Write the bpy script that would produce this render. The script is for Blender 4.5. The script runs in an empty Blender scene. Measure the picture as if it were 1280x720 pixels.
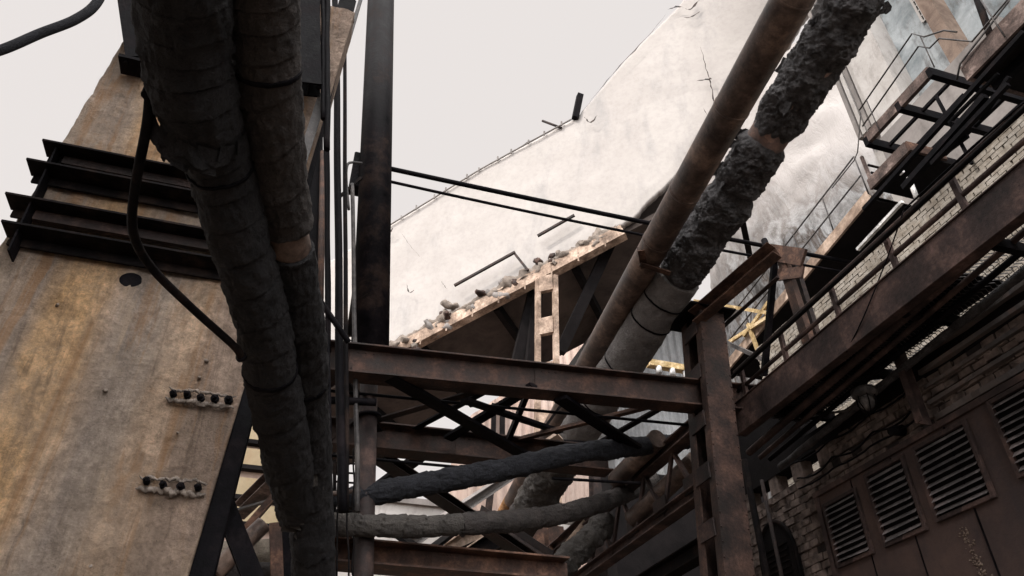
import bpy, math, random
from mathutils import Vector, noise, Matrix
random.seed(7)
S = bpy.context.scene
COL = S.collection
R = math.radians
# ------------------------------------------------------------------ camera
F = 922.0; TH = math.atan(675/922); PS = R(16.9); EYE = Vector((0, 0, 1.6))
fw = Vector((math.cos(TH)*math.sin(PS), math.cos(TH)*math.cos(PS), math.sin(TH)))
rt = Vector((math.cos(PS), -math.sin(PS), 0)); up = rt.cross(fw)
cam = bpy.data.objects.new('camera', bpy.data.cameras.new('camera')); COL.objects.link(cam)
cam.matrix_world = Matrix((( rt.x, up.x, -fw.x, EYE.x), (rt.y, up.y, -fw.y, EYE.y), (rt.z, up.z, -fw.z, EYE.z), (0, 0, 0, 1)))
cam.data.lens = F/1280*36; cam.data.sensor_width = 36; cam.data.clip_end = 3000; cam.data.clip_start = .05
S.camera = cam
def ray(x, y): return fw*F + rt*(x-640) - up*(y-360)
def at(x, y, ax, v):
    d = ray(x, y); k = 'XYZ'.index(ax)
    return EYE + d*((v-EYE[k])/d[k])
def on(x, y, p0, n):
    d = ray(x, y); return EYE + d*((p0-EYE).dot(n)/d.dot(n))
# ------------------------------------------------------------------ materials
MATS = {}
class N:
    def __init__(s, name):
        s.m = bpy.data.materials.new(name); s.m.use_nodes = True
        s.t = s.m.node_tree; s.b = s.t.nodes['Principled BSDF']; MATS[name] = s.m
        s.co = s.t.nodes.new('ShaderNodeTexCoord').outputs['Object']
    def n(s, ty, **k):
        q = s.t.nodes.new(ty)
        for a, b in k.items():
            if a[0] == '_': setattr(q, a[1:], b)
            else: s.set(q.inputs[a.replace('_', ' ')], b)
        return q
    def set(s, i, v):
        if hasattr(v, 'links') or isinstance(v, bpy.types.NodeSocket): s.t.links.new(v, i)
        else: i.default_value = v
    def map(s, sc=(1, 1, 1), rot=(0, 0, 0)): return s.n('ShaderNodeMapping', Vector=s.co, Scale=sc, Rotation=rot).outputs[0]
    def noise(s, scale, det=5, rough=.6, vec=None, dist=0):
        return s.n('ShaderNodeTexNoise', Vector=vec or s.co, Scale=scale, Detail=det, Roughness=rough, Distortion=dist).outputs['Fac']
    def ramp(s, fac, stops, interp='LINEAR'):
        q = s.t.nodes.new('ShaderNodeValToRGB'); s.set(q.inputs[0], fac); e = q.color_ramp; e.interpolation = interp
        while len(e.elements) < len(stops): e.elements.new(.5)
        for el, (p, c) in zip(e.elements, stops):
            el.position = p; el.color = (c, c, c, 1) if isinstance(c, (int, float)) else (*c, 1)
        return q.outputs[0]
    def mix(s, f, a, b, mode='MIX'):
        q = s.t.nodes.new('ShaderNodeMix'); q.data_type = 'RGBA'; q.blend_type = mode
        s.set(q.inputs[0], f)
        for i, v in ((6, a), (7, b)): s.set(q.inputs[i], (*v, 1) if isinstance(v, tuple) else v)
        return q.outputs[2]
    def math(s, op, a, b=0.0):
        q = s.t.nodes.new('ShaderNodeMath'); q.operation = op; s.set(q.inputs[0], a); s.set(q.inputs[1], b); return q.outputs[0]
    def bump(s, h, st=.5, d=.02, prev=None):
        q = s.n('ShaderNodeBump', Height=h, Strength=st, Distance=d)
        if prev: s.t.links.new(prev, q.inputs['Normal'])
        return q.outputs[0]
    def fin(s, col, rough=.9, nrm=None, metal=0, spec=.3):
        s.set(s.b.inputs['Base Color'], (*col, 1) if isinstance(col, tuple) else col); s.set(s.b.inputs['Roughness'], rough)
        s.b.inputs['Metallic'].default_value = metal; s.b.inputs['Specular IOR Level'].default_value = spec
        if nrm: s.set(s.b.inputs['Normal'], nrm)
        return s.m
def steel(name, a, b, c, rough=.75, sc=3.0, bs=.5):
    q = N(name)
    n1 = q.noise(sc, 8, .7); n2 = q.noise(sc*9, 4, .7)
    a = tuple(x*.6 for x in a); c = tuple(x*1.45 for x in c)
    col = q.ramp(n1, [(.36, a), (.50, b), (.64, c)])
    col = q.mix(.55, col, q.ramp(n2, [(.3, .3), (.65, 1.1)]), 'MULTIPLY')
    col = q.mix(.5, col, q.ramp(q.noise(sc*.5, 6, .75, None, 1), [(.35, .4), (.62, 1.2)]), 'MULTIPLY')
    q.fin(col, q.ramp(n1, [(.3, rough-.2), (.8, min(1, rough+.2))]), q.bump(n2, bs, .012), spec=.05 if c[0] < .04 else .25)
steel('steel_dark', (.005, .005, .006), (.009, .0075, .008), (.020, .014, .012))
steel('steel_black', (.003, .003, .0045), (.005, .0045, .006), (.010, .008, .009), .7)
steel('steel_brown', (.024, .016, .014), (.040, .024, .020), (.068, .039, .030))
steel('steel_rust', (.045, .026, .020), (.078, .043, .032), (.13, .072, .050))
steel('steel_mid', (.016, .012, .012), (.028, .019, .018), (.052, .033, .028))
steel('steel_pink', (.08, .058, .052), (.125, .09, .08), (.19, .145, .13), .9)
steel('steel_girder', (.040, .028, .027), (.060, .040, .037), (.10, .064, .055), .8, 2)
steel('steel_tube', (.005, .0045, .006), (.009, .0075, .009), (.022, .015, .013), .6, 2)
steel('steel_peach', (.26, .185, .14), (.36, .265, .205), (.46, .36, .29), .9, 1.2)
steel('steel_yellow', (.40, .27, .12), (.55, .40, .20), (.62, .5, .33), .9)
steel('pipe_rust', (.06, .044, .040), (.10, .070, .058), (.17, .12, .095), .5, 1.5)
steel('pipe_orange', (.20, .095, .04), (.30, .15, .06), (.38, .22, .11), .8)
steel('lamp_grey', (.03, .028, .028), (.06, .055, .055), (.10, .09, .085), .6)
steel('glass_pale', (.5, .5, .5), (.7, .7, .7), (.8, .8, .8), .3)
steel('louvre_grey', (.12, .11, .11), (.16, .145, .145), (.22, .19, .19), .6)
def streaks(name, x0, x1, stops, warm=1.0):
    q = N(name)
    wob = q.noise(.9, 6, .6, q.map((1.3, 1.3, .22)))
    sx = q.t.nodes.new('ShaderNodeSeparateXYZ'); q.t.links.new(q.co, sx.inputs[0])
    u = q.math('DIVIDE', q.math('SUBTRACT', sx.outputs[0], x0), x1-x0)
    u = q.math('ADD', u, q.math('MULTIPLY', q.math('SUBTRACT', wob, .5), .42))
    col = q.ramp(u, stops)
    s1 = q.noise(7, 7, .7, q.map((1.6, 1.6, .10)))
    col = q.mix(.55, col, q.ramp(s1, [(.3, .45), (.62, 1.15)]), 'MULTIPLY')
    n2 = q.noise(2.3, 10, .72); col = q.mix(.6, col, q.ramp(n2, [(.3, .5), (.65, 1.2)]), 'MULTIPLY')
    n3 = q.noise(17, 8, .82); col = q.mix(.8, col, q.ramp(n3, [(.34, .6), (.6, 1.5)]), 'MULTIPLY'); n4 = q.noise(5, 9, .8, None, .8); col = q.mix(.7, col, q.ramp(n4, [(.36, .72), (.6, 1.45)]), 'MULTIPLY')
    pale = q.ramp(q.noise(1.6, 12, .75, None, 1.2), [(.54, 0.0), (.66, .6)])
    col = q.mix(pale, col, (.42, .37, .32))
    col = q.mix(q.ramp(q.noise(.8, 6, .6), [(.42, 0.0), (.62, .5)]), col, (.33, .285, .25))
    dr = q.noise(1.0, 9, .7, q.map((5, 5, .5)), 1.0); col = q.mix(q.ramp(dr, [(.56, 0.0), (.66, .7)]), col, (.50, .42, .34)); col = q.mix(q.ramp(dr, [(.30, .7), (.42, 0.0)]), col, (.13, .105, .09))
    pit = q.noise(60, 3, .6); col = q.mix(q.ramp(pit, [(.27, .6), (.36, 0.0)]), col, (.07, .06, .055))
    col = q.mix(1.0, col, (1.08, .97, .86), 'MULTIPLY')
    run = q.noise(1.0, 8, .7, q.map((3.2, 3.2, .22)), .7); col = q.mix(q.ramp(run, [(.54, 0.0), (.63, .65)]), col, (.38, .21, .10))
    nb = q.bump(n3, 1, .06, q.bump(n4, 1, .10, q.bump(n2, 1, .14)))
    q.fin(col, .92, nb)
streaks('pillar_concrete', -1.2, 1.4, [(0, (.50, .37, .24)), (.08, (.54, .40, .26)), (.17, (.36, .32, .29)), (.28, (.33, .295, .275)), (.36, (.55, .39, .23)), (.45, (.60, .43, .26)), (.53, (.42, .345, .285)),
        (.60, (.31, .285, .275)), (.70, (.33, .295, .27)), (.79, (.43, .345, .275)), (.88, (.34, .28, .245)), (1, (.30, .25, .225))])
def insul(name, a, b, sc=5, bs=.9):
    q = N(name); n1 = q.noise(sc, 8, .72); n2 = q.noise(sc*6, 5, .7, None, 1.5)
    col = q.ramp(n1, [(.3, a), (.7, b)])
    col = q.mix(.5, col, q.ramp(n2, [(.3, .4), (.7, 1.2)]), 'MULTIPLY')
    q.fin(col, .8, q.bump(n2, bs, .035, q.bump(n1, .9, .10)), spec=.35)
insul('wrap_black', (.006, .006, .008), (.032, .029, .031), 6, 1)
insul('wrap_char', (.022, .021, .024), (.16, .152, .156), 7, 1)
insul('wrap_grey', (.12, .11, .108), (.27, .25, .24), 4)
insul('wrap_dark', (.026, .023, .023), (.095, .080, .074), 5, 1)
insul('wrap_mid', (.045, .04, .038), (.11, .098, .088), 5, 1)
insul('wrap_blue', (.008, .009, .013), (.030, .032, .042), 7, 1)
insul('wrap_buff', (.22, .18, .14), (.42, .36, .29), 6)

def plaster(name, a, b, stain, amt=.5, sc=.5):
    q = N(name)
    n1 = q.noise(sc, 9, .65, None, .6); n2 = q.noise(sc*3, 8, .7, q.map((1, 1, .35))); n3 = q.noise(sc*18, 5, .7)
    col = q.ramp(n1, [(.35, a), (.65, b)])
    col = q.mix(q.ramp(n2, [(.52, 0.0), (.75, amt)]), col, stain)
    col = q.mix(.25, col, q.ramp(n3, [(.3, .6), (.55, 1.0)]), 'MULTIPLY')
    q.fin(col, .95, q.bump(n3, .3, .02, q.bump(n1, .25, .06)), spec=.1)
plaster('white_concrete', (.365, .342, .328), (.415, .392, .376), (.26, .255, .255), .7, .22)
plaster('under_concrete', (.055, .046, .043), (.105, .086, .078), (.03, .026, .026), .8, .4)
plaster('cream_wall', (.33, .315, .30), (.43, .415, .405), (.17, .155, .145), .75, .7)
plaster('blue_wall', (.14, .16, .17), (.32, .345, .36), (.07, .06, .055), 1.0, .8)
plaster('grey_wall', (.15, .14, .135), (.26, .24, .23), (.09, .08, .075), .8, .4)
plaster('brown_wall', (.11, .08, .066), (.24, .185, .15), (.10, .08, .07), .8, 1.2)
plaster('peach_sheet', (.42, .31, .265), (.52, .42, .37), (.30, .20, .15), .5, .3)
plaster('blue_sheet', (.16, .165, .17), (.32, .33, .34), (.10, .09, .085), .8, .5)
plaster('beige_sheet', (.26, .21, .13), (.38, .31, .21), (.30, .2, .12), .6, .5)
plaster('ledge', (.085, .078, .078), (.16, .135, .125), (.19, .115, .09), .7, 2)
plaster('door_sheet', (.060, .045, .043), (.105, .070, .060), (.036, .034, .038), .8, .9)
plaster('near_black', (.006, .0055, .006), (.014, .012, .0125), (.004, .004, .004), .6, 1)  # near-black for undersides, recesses, gaps, windows and dark members
plaster('ground_dirt', (.10, .08, .065), (.16, .13, .11), (.05, .045, .04), .6, .6)
plaster('shade_hall_wall', (.32, .30, .28), (.42, .39, .36), (.07, .06, .05), .6, .2)
plaster('ledge_concrete', (.15, .13, .115), (.25, .21, .18), (.07, .06, .055), .8, 3)
plaster('old_plaster', (.20, .165, .14), (.32, .27, .23), (.08, .07, .07), .8, 1.5)
TW = at(1062, 200, 'Y', 44); TWR = 17.0; TWH = at(950, 20, 'Y', 32).z; H0 = at(1020, 230, 'Y', 32).z; H1 = at(1030, 150, 'Y', 32).z
q = N('mottled_shell')
a = q.noise(.30, 7, .62, q.map((1, 1, .5)), .6); b_ = q.noise(.8, 9, .7, q.map((1, 1, .4)), .8); c_ = q.noise(4, 6, .8)
col = q.ramp(a, [(.36, (.06, .057, .056)), (.44, (.18, .182, .187)), (.50, (.075, .062, .055)), (.56, (.27, .275, .28)), (.66, (.065, .058, .053))])
col = q.mix(.75, col, q.ramp(b_, [(.35, .3), (.5, 1.0), (.62, .65), (.75, 1.3)]), 'MULTIPLY')
col = q.mix(.4, col, q.ramp(c_, [(.3, .5), (.6, 1.1)]), 'MULTIPLY')
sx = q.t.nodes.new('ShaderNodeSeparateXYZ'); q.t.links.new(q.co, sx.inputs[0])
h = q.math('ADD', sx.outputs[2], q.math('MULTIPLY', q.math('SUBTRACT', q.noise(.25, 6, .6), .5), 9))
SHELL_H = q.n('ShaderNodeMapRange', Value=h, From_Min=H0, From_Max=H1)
col = q.mix(SHELL_H.outputs[0], col, (.36, .34, .33))  # cream top: whitewash plus a sunlit fade to sky tone, put into the colour
q.fin(col, .95, q.bump(b_, .8, .3), spec=.1)
def bricky(name, c1, c2, mortar, bs=.6):
    q = N(name); n1 = q.noise(14, 6, .7); n2 = q.noise(1.2, 6, .7)
    col = q.ramp(q.noise(5.5, 2, .5), [(.35, c1), (.65, c2)])
    col = q.mix(.6, col, q.ramp(n2, [(.3, .35), (.7, 1.2)]), 'MULTIPLY')
    col = q.mix(.4, col, q.ramp(n1, [(.3, .4), (.6, 1.1)]), 'MULTIPLY')
    q.fin(col, .95, q.bump(n1, bs, .02), spec=.15)
bricky('brick_dark', (.10, .08, .072), (.26, .205, .18), None, 1)
bricky('brick_cream', (.28, .245, .205), (.40, .37, .33), None, .4)
bricky('mortar_dark', (.035, .03, .03), (.06, .052, .05), None)
bricky('mortar_cream', (.20, .175, .15), (.26, .23, .20), None)
# ------------------------------------------------------------------ mesh builder
LOC = {}
def tag(o, label=None, cat=None, group=None, kind=None):
    if label: o['label'] = label
    if cat: o['category'] = cat
    if group: o['group'] = group
    if kind: o['kind'] = kind
    return o
def thing(name, loc, label, cat, group=None):
    o = bpy.data.objects.new(name, None); COL.objects.link(o); o.location = loc; o.empty_display_size = .2
    LOC[o.name] = Vector(loc); return tag(o, label, cat, group)
class MB:
    def __init__(s): s.v = []; s.f = []; s.sm = []
    def add(s, vs, fs, smooth=False):
        k = len(s.v); s.v += [Vector(v) for v in vs]; s.f += [[i+k for i in f] for f in fs]; s.sm += [smooth]*len(fs); return s
    def frame(s, d, upv):
        d = d.normalized(); upv = Vector(upv)
        a = d.cross(upv)
        if a.length < 1e-3: a = d.cross(Vector((0, 1, 0)))
        a.normalize(); return d, a, a.cross(d).normalized()
    def prof(s, p0, p1, pts, upv=(0, 0, 1), closed=True):
        p0 = Vector(p0); p1 = Vector(p1); d, a, b = s.frame(p1-p0, upv); n = len(pts)
        vs = [p0+a*x+b*y for x, y in pts]+[p1+a*x+b*y for x, y in pts]
        s.add(vs, [[i, (i+1) % n, n+(i+1) % n, n+i] for i in range(n)]+[list(range(n))[::-1], list(range(n, 2*n))]); return s
    def bar(s, p0, p1, w, h, upv=(0, 0, 1)): return s.prof(p0, p1, [(-w/2, -h/2), (w/2, -h/2), (w/2, h/2), (-w/2, h/2)], upv)
    def I(s, p0, p1, w, h, upv=(0, 0, 1), t=.02):
        W = w/2; H_ = h/2; q = t/2*.8
        return s.prof(p0, p1, [(-W, -H_), (W, -H_), (W, -H_+t), (q, -H_+t), (q, H_-t), (W, H_-t), (W, H_), (-W, H_), (-W, H_-t), (-q, H_-t), (-q, -H_+t), (-W, -H_+t)], upv)
    def C(s, p0, p1, w, h, upv=(0, 0, 1), t=.015, flip=1):
        g = flip; W = w/2; H_ = h/2
        pts = [(-W*g, -H_), (W*g, -H_), (W*g, -H_+t), ((-W+t)*g, -H_+t), ((-W+t)*g, H_-t), (W*g, H_-t), (W*g, H_), (-W*g, H_)]
        return s.prof(p0, p1, pts if g > 0 else pts[::-1], upv)
    def L(s, p0, p1, w, h, upv=(0, 0, 1), t=.012, flip=1):
        g = flip; pts = [(0, 0), (w*g, 0), (w*g, t), (t*g, t), (t*g, h), (0, h)]
        return s.prof(p0, p1, pts if g > 0 else pts[::-1], upv)
    def box(s, c0, c1):
        x0, y0, z0 = c0; x1, y1, z1 = c1
        vs = [(x, y, z) for z in (z0, z1) for y in (y0, y1) for x in (x0, x1)]
        return s.add(vs, [[0, 2, 3, 1], [4, 5, 7, 6], [0, 1, 5, 4], [2, 6, 7, 3], [0, 4, 6, 2], [1, 3, 7, 5]])
    def tube(s, path, rad, seg=14, fn=None, caps=True):
        path = [Vector(p) for p in path]; n = len(path); vs = []; fs = []; a = None
        for i, p in enumerate(path):
            d = (path[min(i+1, n-1)]-path[max(i-1, 0)]).normalized()
            if a is None:
                a = d.cross(Vector((0, 0, 1)))
                if a.length < .05: a = d.cross(Vector((1, 0, 0)))
            a = (a-d*a.dot(d)).normalized(); b = d.cross(a); r = rad[i] if hasattr(rad, '__len__') else rad
            for j in range(seg):
                t = 2*math.pi*j/seg; w = a*math.cos(t)+b*math.sin(t)
                rr = r if fn is None else fn(i/(n-1), t, p, w, r)
                vs.append(p+w*rr)
        for i in range(n-1):
            for j in range(seg): fs.append([i*seg+j, i*seg+(j+1) % seg, (i+1)*seg+(j+1) % seg, (i+1)*seg+j])
        s.add(vs, fs, True)
        if caps: s.add([], [], False); k = len(s.v)-len(vs); s.f += [[k+j for j in range(seg)][::-1], [k+(n-1)*seg+j for j in range(seg)]]; s.sm += [False, False]
        return s
    def build(s, name, mat, parent=None, label=None, cat=None, group=None, kind=None, bevel=0, origin=None):
        L0 = LOC[parent.name] if parent else (Vector(origin) if origin else sum(s.v, Vector())/len(s.v))
        me = bpy.data.meshes.new(name); me.from_pydata([v-L0 for v in s.v], [], s.f); me.update()
        me.polygons.foreach_set('use_smooth', s.sm); me.materials.append(MATS[mat])
        o = bpy.data.objects.new(name, me); COL.objects.link(o)
        LOC[o.name] = L0.copy()
        if parent: o.parent = parent
        else: o.location = L0
        if bevel:
            m = o.modifiers.new('bevel', 'BEVEL'); m.width = bevel; m.segments = 1; m.limit_method = 'ANGLE'
        return tag(o, label, cat, group, kind)
def lerp(a, b, t): return a+(b-a)*t
def catmull(pts, n):
    P = [Vector(p) for p in pts]; P = [P[0]*2-P[1]]+P+[P[-1]*2-P[-2]]; out = []
    for i in range(1, len(P)-2):
        for k in range(n):
            t = k/n; a, b, c, d = P[i-1:i+3]
            out.append(.5*((2*b)+(c-a)*t+(2*a-5*b+4*c-d)*t*t+(3*b-a-3*c+d)*t**3))
    out.append(P[-2]); return out
def rivets(mb, p0, p1, n, r, nrm):
    for i in range(n):
        p = lerp(Vector(p0), Vector(p1), (i+.5)/n); mb.tube([p, p+Vector(nrm)*r*.8], [r, r*.6], 7)
# ------------------------------------------------------------------ ground and light
g = MB().add([(-600, -600, 0), (600, -600, 0), (600, 900, 0), (-600, 900, 0)], [[0, 1, 2, 3]]); g.build('ground', 'ground_dirt', kind='structure')
SUN = Vector((-.70, -.28, .66)).normalized()
sd = bpy.data.lights.new('sun', 'SUN'); sd.energy = 2.4; sd.angle = R(.5); sd.color = (1, .92, .84)
so = bpy.data.objects.new('sun', sd); COL.objects.link(so); so.rotation_euler = (-SUN).to_track_quat('-Z', 'Y').to_euler()
w = bpy.data.worlds.new('World'); S.world = w; w.use_nodes = True; nt = w.node_tree
bg = nt.nodes['Background']; sk = nt.nodes.new('ShaderNodeTexSky'); sk.sky_type = 'NISHITA'; sk.sun_disc = False
sk.sun_elevation = math.asin(SUN.z); sk.sun_rotation = math.atan2(SUN.x, SUN.y); sk.dust_density = 5; sk.air_density = 1.2
mx = nt.nodes.new('ShaderNodeMix'); mx.data_type = 'RGBA'; mx.inputs[0].default_value = .97
nt.links.new(sk.outputs[0], mx.inputs[6]); mx.inputs[7].default_value = (8.45, 7.95, 7.72, 1)
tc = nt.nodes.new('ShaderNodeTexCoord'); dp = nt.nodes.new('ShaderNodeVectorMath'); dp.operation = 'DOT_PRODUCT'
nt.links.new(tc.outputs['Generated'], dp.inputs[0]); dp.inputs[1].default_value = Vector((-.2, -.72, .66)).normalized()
gl = nt.nodes.new('ShaderNodeMapRange'); gl.inputs['From Min'].default_value = .25; gl.inputs['From Max'].default_value = .9  # added sky glow behind the camera, out of frame, brightening the pillar
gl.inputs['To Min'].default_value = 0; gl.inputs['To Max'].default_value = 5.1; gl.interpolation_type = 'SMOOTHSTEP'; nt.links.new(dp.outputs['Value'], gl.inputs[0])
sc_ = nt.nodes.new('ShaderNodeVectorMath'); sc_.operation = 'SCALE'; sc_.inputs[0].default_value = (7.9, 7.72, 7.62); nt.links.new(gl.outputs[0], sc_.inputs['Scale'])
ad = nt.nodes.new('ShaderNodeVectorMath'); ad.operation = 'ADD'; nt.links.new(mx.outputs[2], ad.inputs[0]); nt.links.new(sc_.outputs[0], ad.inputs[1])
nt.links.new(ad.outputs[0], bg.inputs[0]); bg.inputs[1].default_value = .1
# added hall, out of view at left, placed to shade the near steelwork
hall = thing('added_shade_hall', (-15, -5, 0), 'added tall grey windowless hall out of frame, shading the near steelwork', 'building')
MB().box((-22, -24, 0), (-9.5, 6.2, 22.5)).build('wall', 'shade_hall_wall', hall)
MB().box((-22.4, -24.4, 22.503), (-9.1, 6.6, 22.9)).build('roof', 'grey_wall', hall)
# ------------------------------------------------------------------ left pillar
PY = 6.0
tl, l0, bl = at(165, 40, 'Y', PY), at(0, 310, 'Y', PY), at(-400, 980, 'Y', PY)
tr, br = at(452, -30, 'Y', PY), at(232, 720, 'Y', PY)
top = tl+(tl-l0)*.30; topr = tr+(tr-br)*.05; top.z = topr.z = 10.2
bot = l0+(l0-tl)*((l0.z)/(tl.z-l0.z)); botr = br+(br-tr)*(br.z/(tr.z-br.z))
pil = thing('concrete_pillar', (-2.0, PY+.5, 0), 'massive rust streaked concrete pillar with clamped steel channels at the left', 'pillar')
mb = MB(); NU, NV = 170, 300; TK = .45
def surf(p): return PY-noise.fractal(p*1.1, .8, 2.1, 6)*.030-noise.fractal(p*5, .8, 2, 5)*.017
def pz(u, v, back=0):
    a = lerp(bot, top, v); b = lerp(botr, topr, v); p = lerp(a, b, u)
    d = noise.fractal(p*1.1, .8, 2.1, 6)*.030+noise.fractal(p*5, .8, 2, 5)*.017
    e = noise.noise(p*2.3+Vector((3, 1, 9)))*.04
    chip = max(0, noise.noise(p*4.1+Vector((8, 0, 0)))-.1)*.10
    if u < .001: p.x += chip+e*.4
    p.y = PY-d+back; return p
vs = [pz(i/NU, j/NV) for j in range(NV+1) for i in range(NU+1)]
fs = [[j*(NU+1)+i, j*(NU+1)+i+1, (j+1)*(NU+1)+i+1, (j+1)*(NU+1)+i] for j in range(NV) for i in range(NU)]
mb.add(vs, fs, True); k = len(mb.v)
W1 = NU+1
Bv = []
for j in range(NV+1): a = mb.v[j*W1].copy(); a.y += TK; b = mb.v[j*W1+NU].copy(); b.y += TK; Bv += [a, b]
mb.add(Bv, [])
for j in range(NV):
    mb.f += [[j*W1, (j+1)*W1, k+2*j+2, k+2*j], [j*W1+NU, k+2*j+1, k+2*j+3, (j+1)*W1+NU], [k+2*j, k+2*j+2, k+2*j+3, k+2*j+1]]; mb.sm += [False]*3
mb.f.append([NV*W1+i for i in range(W1)]+[k+2*NV+1, k+2*NV]); mb.sm.append(False)
mb.build('shaft', 'pillar_concrete', pil)
# round drilled holes, their inner dark painted as black discs on the face
for (hx, hy, r) in ((163, 350, .072), (222, 258, .045)):
    c = at(hx, hy, 'Y', PY); c.y = surf(c)-.012; mb = MB(); vs = []; n = 26
    for rr, dy in ((1.25, .05), (1.08, .0), (1.0, -.001)):
        for j in range(n):
            t = 2*math.pi*j/n; wv = 1+.12*noise.noise(Vector((math.cos(t)*2, math.sin(t)*2, hx)))
            vs.append(c+Vector((math.cos(t)*r*rr*1.15*wv, dy, math.sin(t)*r*rr*wv)))
    mb.add(vs, [[i*n+j, i*n+(j+1) % n, (i+1)*n+(j+1) % n, (i+1)*n+j] for i in range(2) for j in range(n)]+[[2*n+j for j in range(n)]]); mb.build('drill_hole_disc', 'steel_black', pil)
# ragged ledges with stub bolts
for (x0, y0, x1, y1) in ((208, 492, 294, 503), (172, 602, 258, 613)):
    a = at(x0, y0, 'Y', PY-.04); b = at(x1, y1, 'Y', PY-.04); a.z = b.z = (a.z+b.z)/2
    for (dz_, rr_, nm_) in ((.050, .012, 'ledge_lip'), (-.050, .022, 'broken_ledge')):
        n = 90; mb = MB()
        path = [lerp(a, b, i/n)+Vector((0, noise.noise(Vector((i*.2, x0, dz_*99)))*.02, dz_+noise.noise(Vector((i*.13, x0, 4+dz_*50)))*.028)) for i in range(n+1)]
        mb.tube(path, [rr_*(.7+.8*abs(noise.noise(Vector((i*.31, x1, 1+dz_)))))*min(1, .2+min(i, n-i)/8) for i in range(n+1)], 12, lambda u, t, p, w, r: r*(1+.8*noise.fractal(p*22+w*2, .8, 2, 3)))
        lp = mb.build(nm_, 'ledge_concrete', pil)
    nb_ = 5 if x0 > 200 else 4
    for i in range(nb_):
        p = lerp(a, b, (i+.5)/nb_)+Vector((0, 0, random.uniform(-.01, .015))); m2 = MB()
        m2.tube([p+Vector((0, .01, 0)), p+Vector((0, -.04, 0))], random.uniform(.028, .036), 6); m2.tube([p+Vector((0, -.04, 0)), p+Vector((random.uniform(-.015, .015), -.085, random.uniform(-.02, .005)))], [.020, .013], 8)
        m2.build('anchor_bolt', 'steel_black', pil)
for (x, y) in ((258, 450), (249, 471), (116, 707), (131, 487), (222, 540), (70, 380)):
    p = at(x, y, 'Y', PY-.02); m2 = MB(); r = random.uniform(.012, .024)
    m2.tube([p+Vector((0, .03, 0)), p+Vector((random.uniform(-.03, .03), -.025, -.01))], [r, r*.5], 7, lambda u, t, p_, w, r_: r_*(1+.5*noise.noise(p_*40+w))); m2.build('stub', 'old_plaster', pil)
# clamp frame of channels
cf = thing('clamp_frame', at(60, 250, 'Y', 5.9), 'black steel clamp of four channels bolted across the concrete pillar', 'steel frame')
for (xa, ya, xb, yb) in ((52, 184, 262, 216), (32, 208, 268, 243), (5, 252, 288, 290), (0, 287, 300, 325)):
    a = at(xa, ya, 'Y', 5.80); b = at(xb, yb, 'Y', 5.80); z = (a.z+b.z)/2+.0
    a.z = b.z = z
    MB().box((a.x, 5.74, z-.012), (b.x, 5.965, z+.012)).box((a.x+.03, 5.935, z-.10), (b.x, 5.962, z-.013)).build('channel', 'steel_dark', cf, bevel=.003)
a = at(58, 186, 'Y', 5.80); b = at(8, 300, 'Y', 5.80)
MB().bar(a+Vector((.07, .08, .05)), b+Vector((.05, .08, -.10)), .016, .17, (0, 1, 0)).build('end_plate', 'steel_black', cf)
for (p, q_) in (((58, 200), (262, 232)), ((20, 270), (292, 308))):
    a = at(p[0], p[1], 'Y', 5.96); b = at(q_[0], q_[1], 'Y', 5.96); z = (a.z+b.z)/2
    MB().box((a.x+.15, 5.9, z-.085), (b.x, 5.958, z+.085)).build('web_plate', 'steel_mid', cf)
# bent conduit in front of the pillar
path = catmull([at(188, 112, 'Y', 2.8), at(183, 160, 'Y', 2.95), at(168, 240, 'Y', 3.3), at(167, 292, 'Y', 3.6), at(190, 335, 'Y', 3.9), at(240, 385, 'Y', 4.2), at(292, 432, 'Y', 4.5), at(302, 447, 'Y', 4.6)], 12)
cd = thing('bent_conduit', path[-1], 'thin dark pipe bending down in front of the rusty pillar', 'pipe')
MB().tube(path, .026, 12).build('pipe', 'steel_dark', cd)
MB().tube([path[0]+Vector((0, 0, .06)), path[0]-Vector((0, 0, .05))], .032, 10).build('collar', 'steel_black', cd)
MB().tube([path[-3], path[-1]+(path[-1]-path[-2])], .036, 10).build('collar', 'steel_black', cd)
# cable top left
path = catmull([at(-60, 78, 'Y', 4.0), at(0, 63, 'Y', 4), at(50, 42, 'Y', 4), at(95, 24, 'Y', 4), at(122, 2, 'Y', 4), at(140, -40, 'Y', 4)], 12)
MB().tube(path, .035, 14).build('cable', 'wrap_blue', label='thick dark cable curving across the sky in the top left corner', cat='cable')
# hanging bracket top
hb = thing('hanging_bracket', at(168, 60, 'Y', 5.85), 'black steel bracket bolted near the top of the concrete pillar', 'bracket')
MB().I(at(150, -60, 'Y', 5.82), at(171, 78, 'Y', 5.82), .2, .17, (0, 1, 0)).build('stem', 'steel_black', hb)
a = at(150, 77, 'Y', 5.82); b = at(186, 80, 'Y', 5.82)
MB().box((a.x, 5.72, a.z-.03), (b.x, 5.955, a.z+.01)).build('foot_plate', 'steel_black', hb)
mb = MB()
for xx in (160, 168, 178): p = at(xx, 73, 'Y', 5.78); mb.tube([p, p-Vector((0, 0, .09))], .022, 6)
mb.build('bolt', 'steel_dark', hb)
MB().I(at(384, -60, 'Y', 5.75), at(386, 112, 'Y', 5.75), .26, .2, (0, 1, 0)).build('hanging_post', 'steel_black', label='black steel post hanging in front of the pillar top, right of the two insulated pipes', cat='post')
for k, (x, lb) in enumerate(((398, 'leftmost of the short black cables hanging beside the pillar top'), (404, 'middle one of the short black cables hanging beside the pillar top'), (409, 'rightmost of the short black cables hanging beside the pillar top'))):
    MB().tube([at(x+1.5*noise.noise(Vector((i*.3, k, 0))), -60+i*(9+k*2), 'Y', 5.7) for i in range(20)], .022+.006*k, 8).build('cable', 'steel_black', label=lb, cat='cable', group='short black cables beside the pillar top')
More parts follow.
